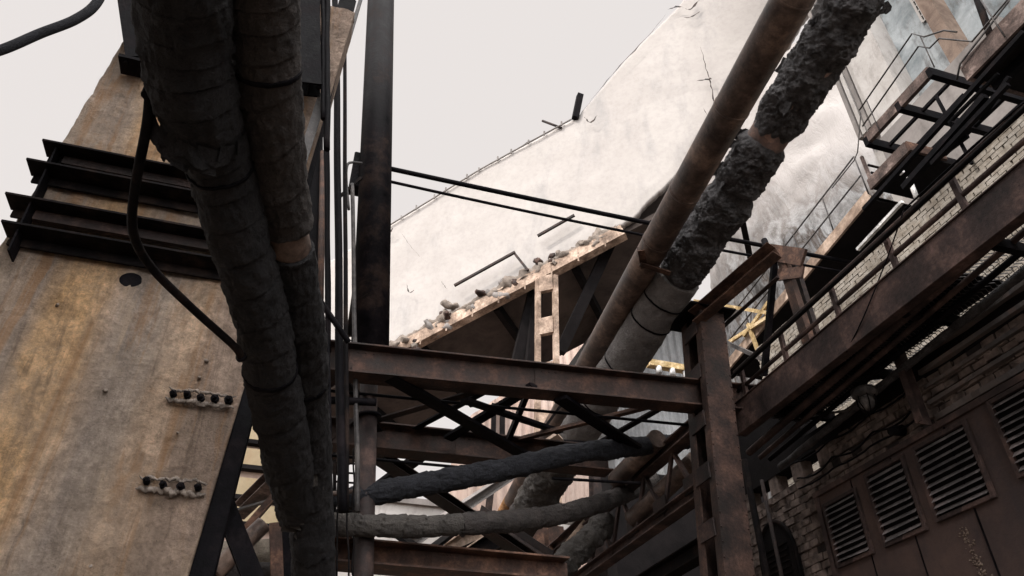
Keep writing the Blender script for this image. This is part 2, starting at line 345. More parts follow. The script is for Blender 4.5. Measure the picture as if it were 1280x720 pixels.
# ------------------------------------------------------------------ wrapped pipes
def wrapfn(seed, amp, seam=.6, rag=None, sag=.0):
    sv = Vector((seed*7.3, seed*3.1, 0))
    def fn(u, t, p, w, r):
        q_ = p*1.0+w*r+sv
        d = noise.fractal(q_*2.2, .9, 2.1, 4)*amp*.9+noise.fractal(q_*8, .9, 2.1, 4)*amp*.6
        cr = Vector((q_.x*5, q_.y*5, q_.z*5))+w*1.5; d += (abs(noise.noise(cr*1.4))-.25)*amp*1.1+(abs(noise.noise(cr*3.1))-.2)*amp*.6
        ph = (p.length/seam+t/(2*math.pi)*.35+noise.noise(q_*1.3)*.35) % 1.0
        d += amp*.55*(1-min(1, min(ph, 1-ph)*9))*(.4+.6*noise.noise(q_*3))
        if rag: d += rag(u, t, q_)
        return r*(1+d)
    return fn
def wpipe(mbname, mat, a, b, r, rings, seg, fn, parent, u0=0, u1=1):
    mb = MB(); path = [lerp(a, b, u0+(u1-u0)*i/rings) for i in range(rings+1)]
    mb.tube(path, r, seg, fn); return mb.build(mbname, mat, parent)
# left overhead pipes, both sloping down away from the camera
def pipeline(pts, n, rads):
    P = catmull([at(x, y, 'Y', Y) for x, y, Y in pts], n); L_ = len(P); rr = []
    for i in range(L_):
        t = i/(L_-1)*(len(rads)-1); k = min(int(t), len(rads)-2); f = t-k; f = f*f*(3-2*f); rr.append(lerp(rads[k], rads[k+1], f))
    return P, rr
PA, ra_ = pipeline([(226, -60, 2.0), (232, 40, 2.45), (243, 120, 2.8), (275, 210, 3.3), (299, 300, 3.8), (328, 400, 4.5), (345, 500, 5.4), (373, 640, 7.2)], 80, [.205, .208, .205, .178, .178, .185, .195, .20])
t1 = thing('wrapped_pipe', PA[280], 'leftmost thick black insulated pipe running overhead in front of the pillar', 'pipe')
def bands(seed, per, deep):     # overlapping turns of wrapping
    def f(u, t, q_):
        ph = (u*per+.18*math.sin(t+seed)+.12*noise.noise(q_*2)) % 1.0
        return deep*(ph-.5)+(-deep*1.3*max(0, 1-ph*14))
    return f
MB().tube(PA, ra_, 90, wrapfn(1, .085, .7, bands(1, 17, .05))).build('insulation', 'wrap_black', t1)
for u in (238, 452):
    MB().tube(PA[u:u+4], ra_[u]*1.05, 48, wrapfn(1, .05)).build('strap', 'steel_black', t1)
for k in range(9):
    u = 168+k*3; p = PA[u]; mb = MB(); ang_ = 2.4+k*.5; vs = []
    for i in range(8):
        a_ = ang_+i*.2; q_ = p+Vector((math.cos(a_)*.205, .02*i, math.sin(a_)*.205)); vs += [q_, q_+Vector((random.uniform(-.03, .02), .07, -.03-random.uniform(0, .05)))]
    mb.add(vs, [[2*i, 2*i+1, 2*i+3, 2*i+2] for i in range(7)], True); mb.build('torn_rag', 'wrap_black', t1)
PB, rb_ = pipeline([(322, -60, 2.1), (328, 0, 2.35), (334, 100, 2.8), (351, 240, 3.6), (361, 300, 4.0), (374, 400, 4.8), (382, 500, 5.8), (388, 600, 6.8), (393, 735, 7.9)], 70, [.18, .18, .18, .17, .165, .18, .185, .19, .21])
t2 = thing('wrapped_pipe', PB[280], 'second dark insulated pipe hanging right beside the leftmost black one', 'pipe')
MB().tube(PB[:262], rb_[:262], 84, wrapfn(2.7, .08, .7, bands(2, 9, .06))).build('insulation', 'wrap_dark', t2)
MB().tube(PB[250:300], .135, 40, wrapfn(5, .05)).build('pipe', 'pipe_rust', t2)
MB().tube(PB[288:], rb_[288:], 84, wrapfn(3.7, .09, .7, bands(3, 9, .05))).build('insulation', 'wrap_black', t2)
for u in (128, 402):
    MB().tube(PB[u:u+4], rb_[u]*1.06, 48, wrapfn(2.7, .05)).build('strap', 'steel_black', t2)
for k in range(12):
    u = 455+k*5; p = PB[u]; mb = MB(); ang_ = random.uniform(1.5, 4.5); vs = []
    for i in range(10):
        a_ = ang_+i*.22; r_ = .22+.03*math.sin(i*1.7+k); q_ = p+Vector((math.cos(a_)*r_, .02*i+random.uniform(-.02, .02), math.sin(a_)*r_))
        vs += [q_, q_+Vector((random.uniform(-.06, .03), .07, -.04-random.uniform(0, .07)))]
    mb.add(vs, [[2*i, 2*i+1, 2*i+3, 2*i+2] for i in range(9)], True); mb.build('torn_rag', 'wrap_mid', t2)
# smooth rusty pipe
a, b = at(1012, -40, 'Z', 8.5), at(596, 705, 'Z', 8.5); D = (b-a).normalized()
t3 = thing('steel_pipe', lerp(a, b, .5), 'long smooth rusty pipe sloping beside the ragged insulated pipe', 'pipe')
MB().tube([a.lerp(b, i/40) for i in range(41)], .215, 36).build('pipe', 'pipe_rust', t3)
for y in (-10, 130, 236, 300, 470, 560, 640):
    p = at(0, 0, 'Z', 8.5)
    u = 0
    for i in range(400):
        q_ = a.lerp(b, i/400); d = q_-EYE; py = 360-F*d.dot(up)/d.dot(fw)
        if py >= y: u = i/400; break
    p = a.lerp(b, u); MB().tube([p, p+D*.035], .222, 36).build('weld_ring', 'pipe_rust', t3)
u = .70; MB().tube([a.lerp(b, .72+.28*i/20) for i in range(21)], .219, 36).build('sunlit_rust_length', 'pipe_orange', t3)  # orange overlay: rust, with the warm sunlit tone put into its colour
# pipe hanger clip
pc = at(806, 322, 'Z', 8.3)
hg = thing('pipe_hanger', pc, 'small rusty angle clip under the smooth pipe', 'bracket')
MB().L(at(797, 314, 'Z', 8.28), at(801, 336, 'Z', 8.28), .10, .08).build('plate', 'steel_rust', hg)
MB().L(at(799, 333, 'Z', 8.25), at(836, 345, 'Z', 8.15), .09, .10).build('arm', 'steel_rust', hg)
# ragged big pipe
a, b = at(1086, -25, 'Z', 9.6), at(614, 712, 'Y', 16)
t4 = thing('insulated_pipe', lerp(a, b, .5), 'ragged thick pipe with torn charred insulation crossing the upper right', 'pipe')
def upos(y):
    for i in range(2000):
        q_ = a.lerp(b, i/2000); d = q_-EYE
        if 360-F*d.dot(up)/d.dot(fw) >= y: return i/2000
    return 1
MB().tube([a, b], .265, 32).build('pipe', 'steel_rust', t4)
def rag(s0, s1, amp):
    def f(u, t, q_):
        e = noise.fractal(q_*3.2, .7, 2.2, 5); e2 = noise.ridged_multi_fractal(q_*2.3, .9, 2.1, 4, 1, 2)
        k = amp*(e*.9+(e2-1.0)*.35)
        tear = max(0, noise.noise(q_*2.6+Vector((9, 9, 9)))-.12)
        return k+tear*amp*1.3
    return f
def seg(name, mat, y0, y1, r, amp, ragamp, rings, n, seed, parent=t4, ends=.0):
    u0, u1 = upos(y0), upos(y1); rg = rag(0, 1, ragamp) if ragamp else None; base = wrapfn(seed, amp, .5, rg)
    def fn(u, t, p, w, rr):
        k = base(u, t, p, w, rr)
        if ends:
            e = min(u, 1-u)*8+.25*noise.noise(Vector((math.cos(t)*2, math.sin(t)*2, seed)))
            k = lerp(rr*.80, k, max(0, min(1, e)))
        return k
    mb = MB(); mb.tube([a.lerp(b, u0+(u1-u0)*i/rings) for i in range(rings+1)], r, n, fn)
    mb.build(name, mat, parent)
seg('charred_insulation', 'wrap_char', -24, 169, .315, .10, .19, 360, 130, 3, ends=1)
seg('charred_insulation', 'wrap_char', 174, 240, .315, .10, .17, 170, 130, 9, ends=1)
seg('charred_insulation', 'wrap_char', 232, 352, .325, .10, .18, 320, 130, 5, ends=1)
seg('insulation', 'wrap_grey', 346, 545, .345, .035, 0, 160, 60, 7)
seg('charred_insulation', 'wrap_mid', 545, 640, .36, .1, .16, 160, 70, 12, ends=1)
seg('insulation', 'wrap_dark', 640, 711, .345, .05, 0, 90, 48, 13)
for y in (372, 398, 452, 500): 
    u = upos(y); p = a.lerp(b, u); MB().tube([p, p+(b-a).normalized()*.03], .352, 48, wrapfn(7, .03)).build('strap', 'steel_black', t4)
for k in range(26):   # torn flaps
    y = random.choice([random.uniform(-10, 160), random.uniform(180, 350)]); p = a.lerp(b, upos(y)); t = random.uniform(0, 6.28)
    d, x_, z_ = MB().frame(b-a, (0, 0, 1)); w_ = x_*math.cos(t)+z_*math.sin(t); tt = -x_*math.sin(t)+z_*math.cos(t); mb = MB()
    s_ = random.uniform(.04, .09); vs = []
    for i in range(4):
        for j in range(4):
            vs.append(p+w_*(.30+.02*i+.03*(i/3)**2+random.uniform(-.012, .015))+tt*(s_*(i-1.5)*.5+random.uniform(-.02, .02))+d*(s_*(j-1.5)*.8+random.uniform(-.02, .02)))
    mb.add(vs, [[i*4+j, i*4+j+1, i*4+j+5, i*4+j+4] for i in range(3) for j in range(3)], True)
    mb.build('torn_flap', 'wrap_char', t4)
# ------------------------------------------------------------------ thick vertical pipe and the bundle beside it
a, b = at(478, -60, 'Y', 8.7), at(452, 800, 'Y', 8.7)
vp = thing('vertical_pipe', (b.x, b.y, 0), 'thick dark vertical pipe standing right of the cable bundle', 'pipe')
base = lerp(a, b, a.z/(a.z-b.z)) if b.z > 0 else b
m1_ = at(462, 452, 'Y', 8.7); MB().tube([a, m1_], .255, 40).build('pipe', 'steel_tube', vp); MB().tube([m1_, base], .115, 28).build('lower_pipe', 'steel_mid', vp)
for yy in (30, 262, 500):
    t = (yy+60)/860; p = lerp(a, b, t); 
    k_ = 0
MB().tube([at(460, 520, 'Y', 8.7), at(460, 523, 'Y', 8.7)], .17, 30).build('flange', 'steel_black', vp)
def post(name, label, cat, pts, plane, mat, w_, h_, kind='I', group=None):
    a_ = at(*pts[0], 'Y', plane); b_ = at(*pts[1], 'Y', plane)
    mb = MB(); getattr(mb, kind)(a_, b_, w_, h_, (0, 1, 0)) if kind != 'bar' else mb.bar(a_, b_, w_, h_, (0, 1, 0))
    return mb.build(name, mat, label=label, cat=cat, group=group)
# big dark steel column along the pillar edge
a, b = at(430, 20, 'Y', 6.15), at(250, 720, 'Y', 6.15); b = b+(b-a)*(b.z/(a.z-b.z)); a = a+(a-b)*.05
ec = thing('edge_column', b, 'black steel column hugging the right edge of the concrete pillar', 'column')
MB().I(a, b, .20, .20, (0, 1, 0), .025).build('stem', 'steel_black', ec)
MB().bar(at(404, 118, 'Y', 5.85), at(346, 300, 'Y', 5.85), .10, .03, (0, 1, 0)).build('face_strip', 'lamp_grey', ec)
MB().I(at(272, 610, 'Y', 6.3), at(325, 745, 'Y', 6.3), .15, .15, (0, 1, 0)).build('brace', 'steel_black', label='black steel brace leaning off the pillar foot column at the bottom left', cat='brace')
a, b = at(394, -40, 'Y', 9.4), at(390, 850, 'Y', 9.4)
lm = thing('lattice_column', (b.x, b.y, 0), 'black upright steel column hidden behind the two insulated pipes', 'column')
MB().I(a, b, .26, .28, (0, 1, 0)).build('stem', 'steel_black', lm)
for (x0, y0, x1, y1, r, pl, lb, mt) in ((409, -30, 410, 440, .035, 7.9, 'thin black conduit nearest the insulated pipes in the vertical bundle', 'steel_black'),
        (419, -30, 428, 640, .05, 7.8, 'thickest black conduit in the middle of the vertical bundle', 'steel_black'),
        (430, -30, 433, 640, .03, 8.0, 'slim dark conduit close to the left of the thick vertical pipe', 'steel_dark'),
        (402, -30, 414, 640, .022, 7.5, 'black cable dangling along the edge of the vertical bundle', 'steel_black'),
        (440, 230, 447, 640, .03, 8.3, 'short grey conduit pressed against the thick vertical pipe', 'lamp_grey')):
    pts = []
    for i in range(31):
        t = i/30; pts.append(at(lerp(x0, x1, t)+2.2*noise.noise(Vector((t*4, r*90, 0))), lerp(y0, y1, t), 'Y', pl))
    MB().tube(pts, r, 10).build('conduit', mt, label=lb, cat='conduit', group='conduits in the vertical bundle')
path = catmull([at(436, 262, 'Y', 8.2), at(433, 225, 'Y', 8.2), at(434, 207, 'Y', 8.2), at(440, 203, 'Y', 8.25), at(452, 204, 'Y', 8.4)], 8)
MB().tube(path, .02, 8).build('hoop', 'lamp_grey', label='small bent hoop of pipe left of the thick vertical pipe', cat='pipe')
a = at(446, 240, 'Y', 8.9); MB().box((a.x-.14, 8.75, a.z-.02), (a.x+.1, 9.0, a.z+.75)).build('junction_box', 'steel_black', label='black box mounted behind the thick vertical pipe near the hoop', cat='box', bevel=.02)
MB().bar(at(420, 250, 'Y', 8.3), at(452, 222, 'Y', 8.3), .04, .04).build('strut', 'steel_dark', label='short strut tying the conduits to the thick vertical pipe', cat='strut')
a = thing('cable_clamp', at(418, 25, 'Y', 7.7), 'knobbly clamp gripping the conduits near the top edge', 'clamp')
MB().bar(at(402, 30, 'Y', 7.7), at(442, 26, 'Y', 7.7), .07, .05).build('bar', 'steel_black', a)
for xx in (405, 421, 437): p = at(xx, 28, 'Y', 7.64); MB().tube([p, p-Vector((0, .08, 0))], .035, 6).build('nut', 'steel_black', a)
MB().bar(at(436, 50, 'Y', 8.4), at(458, -25, 'Y', 8.4), .09, .06).build('strut', 'lamp_grey', label='grey sloping strut at the top left of the thick vertical pipe', cat='strut')
path = catmull([at(384, 340, 'Y', 7.3), at(398, 372, 'Y', 7.4), at(420, 405, 'Y', 7.5), at(436, 428, 'Y', 7.6)], 8)
MB().tube(path, .035, 8).build('cable', 'steel_black', label='black cable sagging from the insulated pipe down to the top cross beam', cat='cable')
MB().tube([at(404, 190, 'Y', 9.2), at(398, 500, 'Y', 9.2)], .05, 8).build('conduit', 'steel_rust', label='rust brown conduit glimpsed behind the black bundle', cat='conduit')
MB().tube([at(452, 300, 'Y', 9.5), at(436, 420, 'Y', 9.5)], .04, 8).build('strut', 'steel_mid', label='slanting thin strut behind the left side of the thick vertical pipe', cat='strut')
# small hanging wires
for (x0, y0, x1, y1, k_) in ((430, 470, 436, 720, 0), (424, 480, 421, 720, 1), (442, 560, 441, 720, 2)):
    pts = [at(lerp(x0, x1, i/24)+3*noise.noise(Vector((i*.25, k_, 0))), lerp(y0, y1, i/24), 'Y', 8.1+k_*.2) for i in range(25)]
    MB().tube(pts, .011, 6).build('wire', 'steel_dark', label=('thin wire hanging below the top cross beam, %s' % ['nearest the thick vertical pipe', 'nearest the insulated pipes', 'lowest and shortest'][k_]), cat='wire')
# ------------------------------------------------------------------ cross beams
def ybeam(p0, p1, Y, h, w, mat, label, name='cross_beam', cat='beam', t=.025, face=None):
    a_ = at(*p0, 'Y', Y); b_ = at(*p1, 'Y', Y); r_ = thing(name, lerp(a_, b_, .5), label, cat)
    MB().I(a_, b_, w, h, (0, 0, 1), t).build('web', mat, r_, bevel=.003)
    mb = MB(); n = 5
    for i in range(n):
        p = lerp(a_, b_, (i+.5)/n); mb.bar(p+Vector((0, 0, -h/2+t)), p+Vector((0, 0, h/2-t)), .014, w*.9, (0, 1, 0))
    r_['group'] = 'brown cross beams'
    mb = MB(); rv = [(-h*.34), (h*.34)]
    for e in (.10, .115, .13, .93, .945, .96, .48, .495, .51):
        for dz_ in rv:
            p = lerp(a_, b_, e)+Vector((0, 0, dz_)); mb.tube([p, p+Vector((0, -.035, 0))], [.022, .016], 8)
    for e in (.115, .495, .945): p = lerp(a_, b_, e); mb.box((p.x-.20, p.y-.024, p.z-h*.42), (p.x+.20, p.y-.009, p.z+h*.42))
    mb.build('splice_plate', mat, r_)
    return r_, a_, b_
ybeam((380, 447), (948, 503), 8.25, .42, .30, 'steel_brown', 'topmost long brown cross beam joining the built up column at right')
ybeam((396, 541), (760, 577), 10.0, .40, .32, 'steel_brown', 'middle brown cross beam with crossed braces above it')
ybeam((404, 691), (705, 716), 9.0, .28, .45, 'steel_rust', 'lowest cross beam, rusty red, along the bottom edge')
# crossed braces between beams (horizontal bracing plane)
def ang(p0, pl0, p1, pl1, w_, h_, mat, label, kind='L', name='brace', cat='brace', upv=(0, 0, 1)):
    a_ = at(*p0, 'Y', pl0); b_ = at(*p1, 'Y', pl1); mb = MB()
    if kind == 'bar': mb.bar(a_, b_, w_, h_, upv)
    elif kind == 'L': mb.L(a_, b_, w_, h_, upv)
    elif kind == 'C': mb.C(a_, b_, w_, h_, upv)
    else: mb.I(a_, b_, w_, h_, upv)
    return mb.build(name, mat, label=label, cat=cat, group='steel braces between the beams' if name == 'brace' else None)
ang((488, 472), 8.2, (660, 572), 9.8, .20, .05, 'steel_black', 'black brace falling right from under the top cross beam', 'bar')
ang((700, 498), 8.2, (795, 560), 9.4, .20, .05, 'steel_black', 'black brace falling right near the built up column', 'bar')
ang((462, 532), 9.8, (622, 486), 8.2, .12, .09, 'steel_mid', 'grey brown brace rising right between top and middle beams')
ang((560, 548), 9.8, (668, 482), 8.2, .16, .05, 'steel_black', 'short black brace rising right under the top beam', 'bar')
ang((652, 552), 9.9, (812, 512), 8.4, .09, .09, 'steel_rust', 'thin rusty brace rising right toward the built up column')
ang((636, 548), 9.7, (668, 470), 8.4, .07, .1, 'steel_black', 'steep black strut standing on the middle beam', 'bar')
ang((462, 563), 10.2, (735, 745), 13, .26, .13, 'steel_mid', 'long grey channel brace falling right from the middle beam', 'C')
ang((430, 640), 13, (545, 556), 10.2, .22, .06, 'steel_black', 'wide black brace rising right under the middle beam', 'bar')
ang((430, 622), 12.5, (560, 712), 9.4, .2, .06, 'steel_black', 'black brace behind the wrapped hoses reaching the lowest beam', 'bar')
ang((616, 600), 11, (700, 545), 10.2, .25, .05, 'steel_peach', 'sunlit pale bracing plate under the middle beam', 'bar')
ang((392, 500), 9, (440, 466), 8.2, .08, .08, 'steel_mid', 'short angle under the left end of the top beam')
ang((396, 590), 11, (440, 560), 10.1, .08, .08, 'steel_mid', 'short angle under the left end of the middle beam')
ang((470, 706), 14, (690, 560), 19, .2, .22, 'grey_wall', 'long sunlit grey girder rising right far behind the hoses', 'C')
ang((522, 538), 9.9, (610, 492), 8.5, .1, .1, 'steel_black', 'thin black brace crossing left of the steep strut', 'L')
ang((580, 500), 8.4, (700, 540), 9.9, .12, .05, 'steel_black', 'thin black brace falling right through the bracing crossing', 'bar')
ang((420, 470), 8.4, (470, 540), 9.8, .1, .08, 'steel_dark', 'dark angle falling right behind the thick vertical pipe', 'L')
ang((745, 560), 10.2, (905, 470), 8.3, .12, .10, 'steel_dark', 'dark angle rising right to the built up column', 'L')
ang((600, 640), 12, (690, 700), 10, .12, .12, 'steel_mid', 'grey brown angle falling right to the lowest beam', 'L')
ang((640, 590), 12, (706, 500), 12, .2, .05, 'steel_dark', 'dark plate rising right behind the wrapped hoses', 'bar')
ang((500, 716), 10, (600, 640), 14, .15, .06, 'steel_dark', 'thin dark brace rising right from the lowest beam', 'bar')
ang((404, 560), 9.5, (452, 520), 9.5, .06, .06, 'steel_mid', 'small angle between the two left beam ends')
# rods
def rod(p0, p1, Y0, Y1, r, label, mat='steel_black', sag=0):
    a_ = at(*p0, 'Y', Y0); b_ = at(*p1, 'Y', Y1)
    MB().tube([lerp(a_, b_, i/24)-Vector((0, 0, sag*4*(i/24)*(1-i/24))) for i in range(25)], r, 8).build('rod', mat, label=label, cat='rod')
rod((470, 207), (1085, 332), 9.0, 9.0, .042, 'upper and thicker of two dark rods crossing in front of the pale gallery', sag=.05)
rod((470, 223), (1085, 345), 9.02, 9.02, .026, 'lower and thinner of two dark rods crossing in front of the pale gallery', sag=.09)
rod((396, 487), (868, 532), 8.6, 8.6, .022, 'thin rod just below the top cross beam')
rod((404, 500), (470, 503), 8.3, 8.3, .05, 'thick short rod below the left end of the top beam')
rod((400, 568), (640, 590), 9.6, 9.6, .022, 'thin rod just below the middle cross beam')
rod((540, 540), (742, 554), 11.0, 11.0, .03, 'dark rod along the back of the middle beam')
rod((690, 598), (800, 604), 9, 9, .022, 'thin black rod above the lower wrapped hose')
# wrapped hoses
path = catmull([at(388, 628, 'Y', 8.7), at(450, 620, 'Y', 8.7), at(540, 603, 'Y', 8.7), at(620, 588, 'Y', 8.8), at(720, 567, 'Y', 9.1), at(800, 558, 'Y', 9.6), at(862, 550, 'Y', 10.4), at(915, 540, 'Y', 11.5)], 40)
h1 = thing('wrapped_hose', path[60], 'upper black wrapped hose sagging between the cross beams', 'hose')
n = len(path); MB().tube(path, [.05+.092*min(1, i/50)*(1-.1*max(0, (i-200)/40)) for i in range(n)], 60, wrapfn(21, .13, .35, bands(4, 14, .10))).build('wrapping', 'wrap_blue', h1)
MB().tube([at(388, 620, 'Y', 8.6), at(450, 614, 'Y', 8.6)], .03, 10).build('tube_end', 'pipe_rust', h1)
path = catmull([at(384, 655, 'Y', 8.5), at(430, 656, 'Y', 8.5), at(520, 658, 'Y', 8.5), at(600, 654, 'Y', 8.5), at(690, 645, 'Y', 9.5), at(765, 624, 'Y', 10.8), at(815, 600, 'Y', 12)], 40)
h2 = thing('wrapped_hose', path[60], 'lower grey wrapped hose above the rusty bottom beam', 'hose')
n = len(path); MB().tube(path[:110], .125, 60, wrapfn(31, .10, .3, bands(6, 9, .10))).build('wrapping', 'wrap_mid', h2)
MB().tube(path[109:], [.128+.03*i/130 for i in range(n-109)], 60, wrapfn(33, .11, .3, bands(8, 9, .10))).build('wrapping', 'wrap_dark', h2)
# ------------------------------------------------------------------ built-up column at right
CX0, CX1 = at(870, 480, 'Y', 8.0), at(912, 480, 'Y', 8.0)
ca, cb = at(886, 392, 'Y', 8.0), at(925, 760, 'Y', 8.0); cb = ca+(cb-ca)*(ca.z/(ca.z-cb.z))
co = thing('built_up_column', cb, 'brown built up steel column with slotted batten side at the right', 'column')
ww = .41
MB().C(ca, cb, .16, ww, (1, 0, 0), .02, -1).build('channel', 'steel_brown', co, bevel=.004)
off = Vector((0, .42, 0))
MB().C(ca+off, cb+off, .16, ww, (1, 0, 0), .02, 1).build('channel', 'steel_brown', co)
dz = (ca-cb)
for i in range(11):
    t0 = i/10.5; p = cb+dz*t0; 
    for sx_ in (-1, 1):
        MB().box((p.x+sx_*(ww/2)-.012+sx_*.012, p.y+.02, p.z), (p.x+sx_*(ww/2)+.012+sx_*.012, p.y+.40, p.z+.22)).build('batten_plate', 'steel_mid', co)
mb = MB()
for i in range(44):
    p = cb+dz*(i/43.0)
    for s_ in (-.19, .19): q_ = p+Vector((s_, -.078, 0)); mb.tube([q_, q_+Vector((0, -.016, 0))], [.016, .009], 7)
mb.build('rivet_row', 'steel_brown', co)
MB().box((ca.x-.4, 7.8, ca.z), (ca.x+.35, 8.6, ca.z+.03)).build('cap_plate', 'steel_black', co)
# stub frame above column
ang((868, 398), 8.0, (968, 312), 6.6, .2, .22, 'steel_rust', 'rusty channel rising from the column cap to the trestle head', 'C', 'strut', 'strut')
ang((895, 420), 8.3, (975, 348), 7.0, .07, .07, 'steel_mid', 'thin rail parallel under the rusty trestle channel', 'L', 'rail', 'rail')
ang((955, 470), 8, (968, 330), 7.0, .08, .08, 'steel_black', 'thin black post standing under the trestle head', 'bar', 'strut', 'strut')
tp = thing('trestle_post', at(1000, 430, 'X', 6.6), 'rusty double channel trestle post with a gusset head behind the handrail', 'post')
a_, b_ = at(976, 316, 'X', 6.6), at(1015, 440, 'X', 6.6)
MB().C(a_, b_, .1, .16, (0, 1, 0)).build('channel', 'steel_rust', tp)
a_, b_ = at(992, 330, 'X', 6.75), at(1024, 435, 'X', 6.75); MB().C(a_, b_, .08, .14, (0, 1, 0)).build('channel', 'steel_mid', tp)
a_, b_ = at(955, 314, 'X', 6.5), at(1005, 322, 'X', 6.6); MB().bar(a_, b_, .05, .26).build('gusset', 'steel_rust', tp)
a_, b_ = at(972, 344, 'X', 6.5), at(1004, 340, 'X', 6.6); MB().bar(a_, b_, .04, .18).build('gusset', 'steel_rust', tp)
MB().tube([at(955, 300, 'X', 6.4), at(968, 330, 'X', 6.4)], .05, 10).build('pin', 'steel_black', tp)
# ------------------------------------------------------------------ lattice girder running away
GX = 5.45
def gx(x, y): return at(x, y, 'X', GX)
a_ = gx(882, 522); zt = a_.z; zb = gx(890, 604).z
lg = thing('lattice_girder', (GX, 12, zt), 'black lattice girder running away below the middle beam toward the column', 'girder')
y0_, y1_ = 8.5, 17.5
def fz(y, z): return z
for (zz, nm) in ((zt, 'top_chord'), (zb, 'bottom_chord')):
    MB().I((GX, y0_, zz), (GX, y1_, zz), .22, .19).build(nm, 'steel_girder', lg)
mbs = 9
for i in range(mbs):
    ya = lerp(y0_, y1_, i/mbs); yb = lerp(y0_, y1_, (i+.5)/mbs); yc = lerp(y0_, y1_, (i+1)/mbs)
    MB().L((GX-.02, ya, zt-.05), (GX-.02, yb, zb+.05), .08, .08, (1, 0, 0)).build('diagonal', 'steel_girder', lg)
    MB().bar((GX+.03, yb, zb+.05), (GX+.03, yc, zt-.05), .05, .07, (1, 0, 0)).build('diagonal', 'steel_girder', lg)
for i in range(3): 
    yb = lerp(y0_, y1_, (i+.5)/mbs); MB().box((GX-.05, yb-.2, zb+.05), (GX-.03, yb+.2, zb+.3)).build('gusset', 'steel_mid', lg)
lg2 = thing('lower_girder', (GX+.5, 12, 4.5), 'dark grey girder running away under the lattice girder', 'girder')
MB().I((GX+.35, 8.6, zb-.55), (GX+.35, 17.5, zb-.55), .25, .25).build('web', 'steel_dark', lg2)
# ------------------------------------------------------------------ walkway girder, handrail
WG = 5.95
zg = (at(945, 512, 'X', WG).z+at(1280, 238, 'X', WG).z)/2
wk = thing('walkway', (WG+.6, 4, zg), 'elevated walkway with deep brown edge girder along the brick wall', 'walkway')
MB().C((WG, 8.35, zg), (WG, -1.5, zg), .14, .44, (0, 0, 1), .02, -1).build('edge_girder', 'steel_girder', wk, bevel=.004)
MB().box((WG-.09, -1.5, zg+.222), (WG+.12, 8.35, zg+.235)).build('flange', 'steel_girder', wk)
for yy in [(-1+1.25*i) for i in range(8)]:
    MB().bar((WG+.08, yy, zg-.05), (7.1, yy, zg-.05), .08, .12).build('cross_member', 'steel_black', wk)
mb = MB()      # expanded metal floor, open mesh
yy = -1.2
while yy < 8.2:
    for k in range(8):
        xa = WG+.14+k*.13; mb.bar((xa, yy, zg+.05), (xa+.065, yy+.035, zg+.05), .006, .012); mb.bar((xa+.065, yy+.035, zg+.05), (xa+.13, yy, zg+.05), .006, .012)
    yy += .06
mb.build('floor_mesh', 'lamp_grey', wk)
MB().box((WG+.14, 4.6, zg+.075), (7.0, 8.2, zg+.09)).build('floor_plate', 'steel_black', wk)
hr = thing('handrail', (WG, 4, zg+.25), 'brown double handrail standing on the walkway edge girder', 'handrail')
zr1 = (at(960, 440, 'X', WG).z+at(1280, 120, 'X', WG).z)/2; zr0 = (zr1+zg+.25)/2
MB().tube([(WG, 8.2, zr1), (WG, -1.5, zr1+.05)], .036, 10).build('top_rail', 'steel_girder', hr)
MB().tube([(WG-.08, 8.2, zr1-.10), (WG-.08, -1.5, zr1-.04)], .028, 10).build('mid_rail', 'steel_dark', hr)
MB().tube([(WG, 8.2, zr0-.06), (WG, -1.5, zr0-.02)], .03, 10).build('low_rail', 'steel_girder', hr)
for yy in (8.0, 7.0, 5.9, 4.9, 3.9, 2.9, 1.9): MB().L((WG-.03, yy, zg+.23), (WG-.03, yy, zr1), .06, .05, (1, 0, 0)).build('rail_post', 'steel_girder', hr)
pts = catmull([at(1130, 262, 'X', 5.9), at(1110, 320, 'X', 5.88), at(1080, 395, 'X', 5.86), at(1058, 440, 'X', 5.9)], 10)
MB().tube(pts, .008, 5).build('wire', 'steel_black', label='loose thin wire drooping across the brown walkway girder', cat='wire')
pts = catmull([at(1280, 128, 'X', 5.9), at(1220, 180, 'X', 5.9), at(1170, 225, 'X', 5.9), at(1130, 262, 'X', 5.9)], 10)
MB().tube(pts, .012, 5).build('cable', 'steel_black', label='thin cable strung along the walkway handrail', cat='cable')
# lit brick wall behind walkway
def brickwall(name, X, y0, y1, z0, z1, bl_, bh, mat, mmat, label, jit=.012, skip=0, depth=.12):
    r_ = thing(name, (X, (y0+y1)/2, z0), label, 'wall')
    MB().box((X+.03, y0, z0), (X+.35, y1, z1)).build('core', mmat, r_)
    mb = MB(); z = z0; row = 0
    while z < z1-.02:
        y = y0+(row % 2)*bl_/2
        while y < y1-.02:
            if random.random() > skip:
                l = bl_*random.uniform(.86, .95); d = random.uniform(-jit, jit); dz_ = random.uniform(-.15, .15)*jit
                y2 = min(y+l, y1); x0 = X+d; h2_ = min(bh*random.uniform(.82, .92), z1-z)
                c = [random.uniform(-1, 1)*jit*.5 for _ in range(8)]
                vs = [(x0+c[0], y, z+dz_), (x0+c[1], y2, z+dz_+c[4]*.4), (x0+c[2], y2, z+h2_), (x0+c[3], y, z+h2_+c[5]*.4), (X+.032, y, z), (X+.032, y2, z), (X+.032, y2, z+h2_), (X+.032, y, z+h2_)]
                mb.add(vs, [[0, 3, 2, 1], [0, 1, 5, 4], [1, 2, 6, 5], [2, 3, 7, 6], [3, 0, 4, 7]])
            y += bl_
        z += bh; row += 1
    mb.build('bricks', mat, r_); return r_
zc = at(1130, 262, 'X', 8.6).z
brickwall('parapet_wall', 8.6, 0, 11, 5.0, zc-.05, .22, .075, 'brick_cream', 'mortar_cream', 'pale sunlit brick wall glimpsed between the walkway handrails', .006)
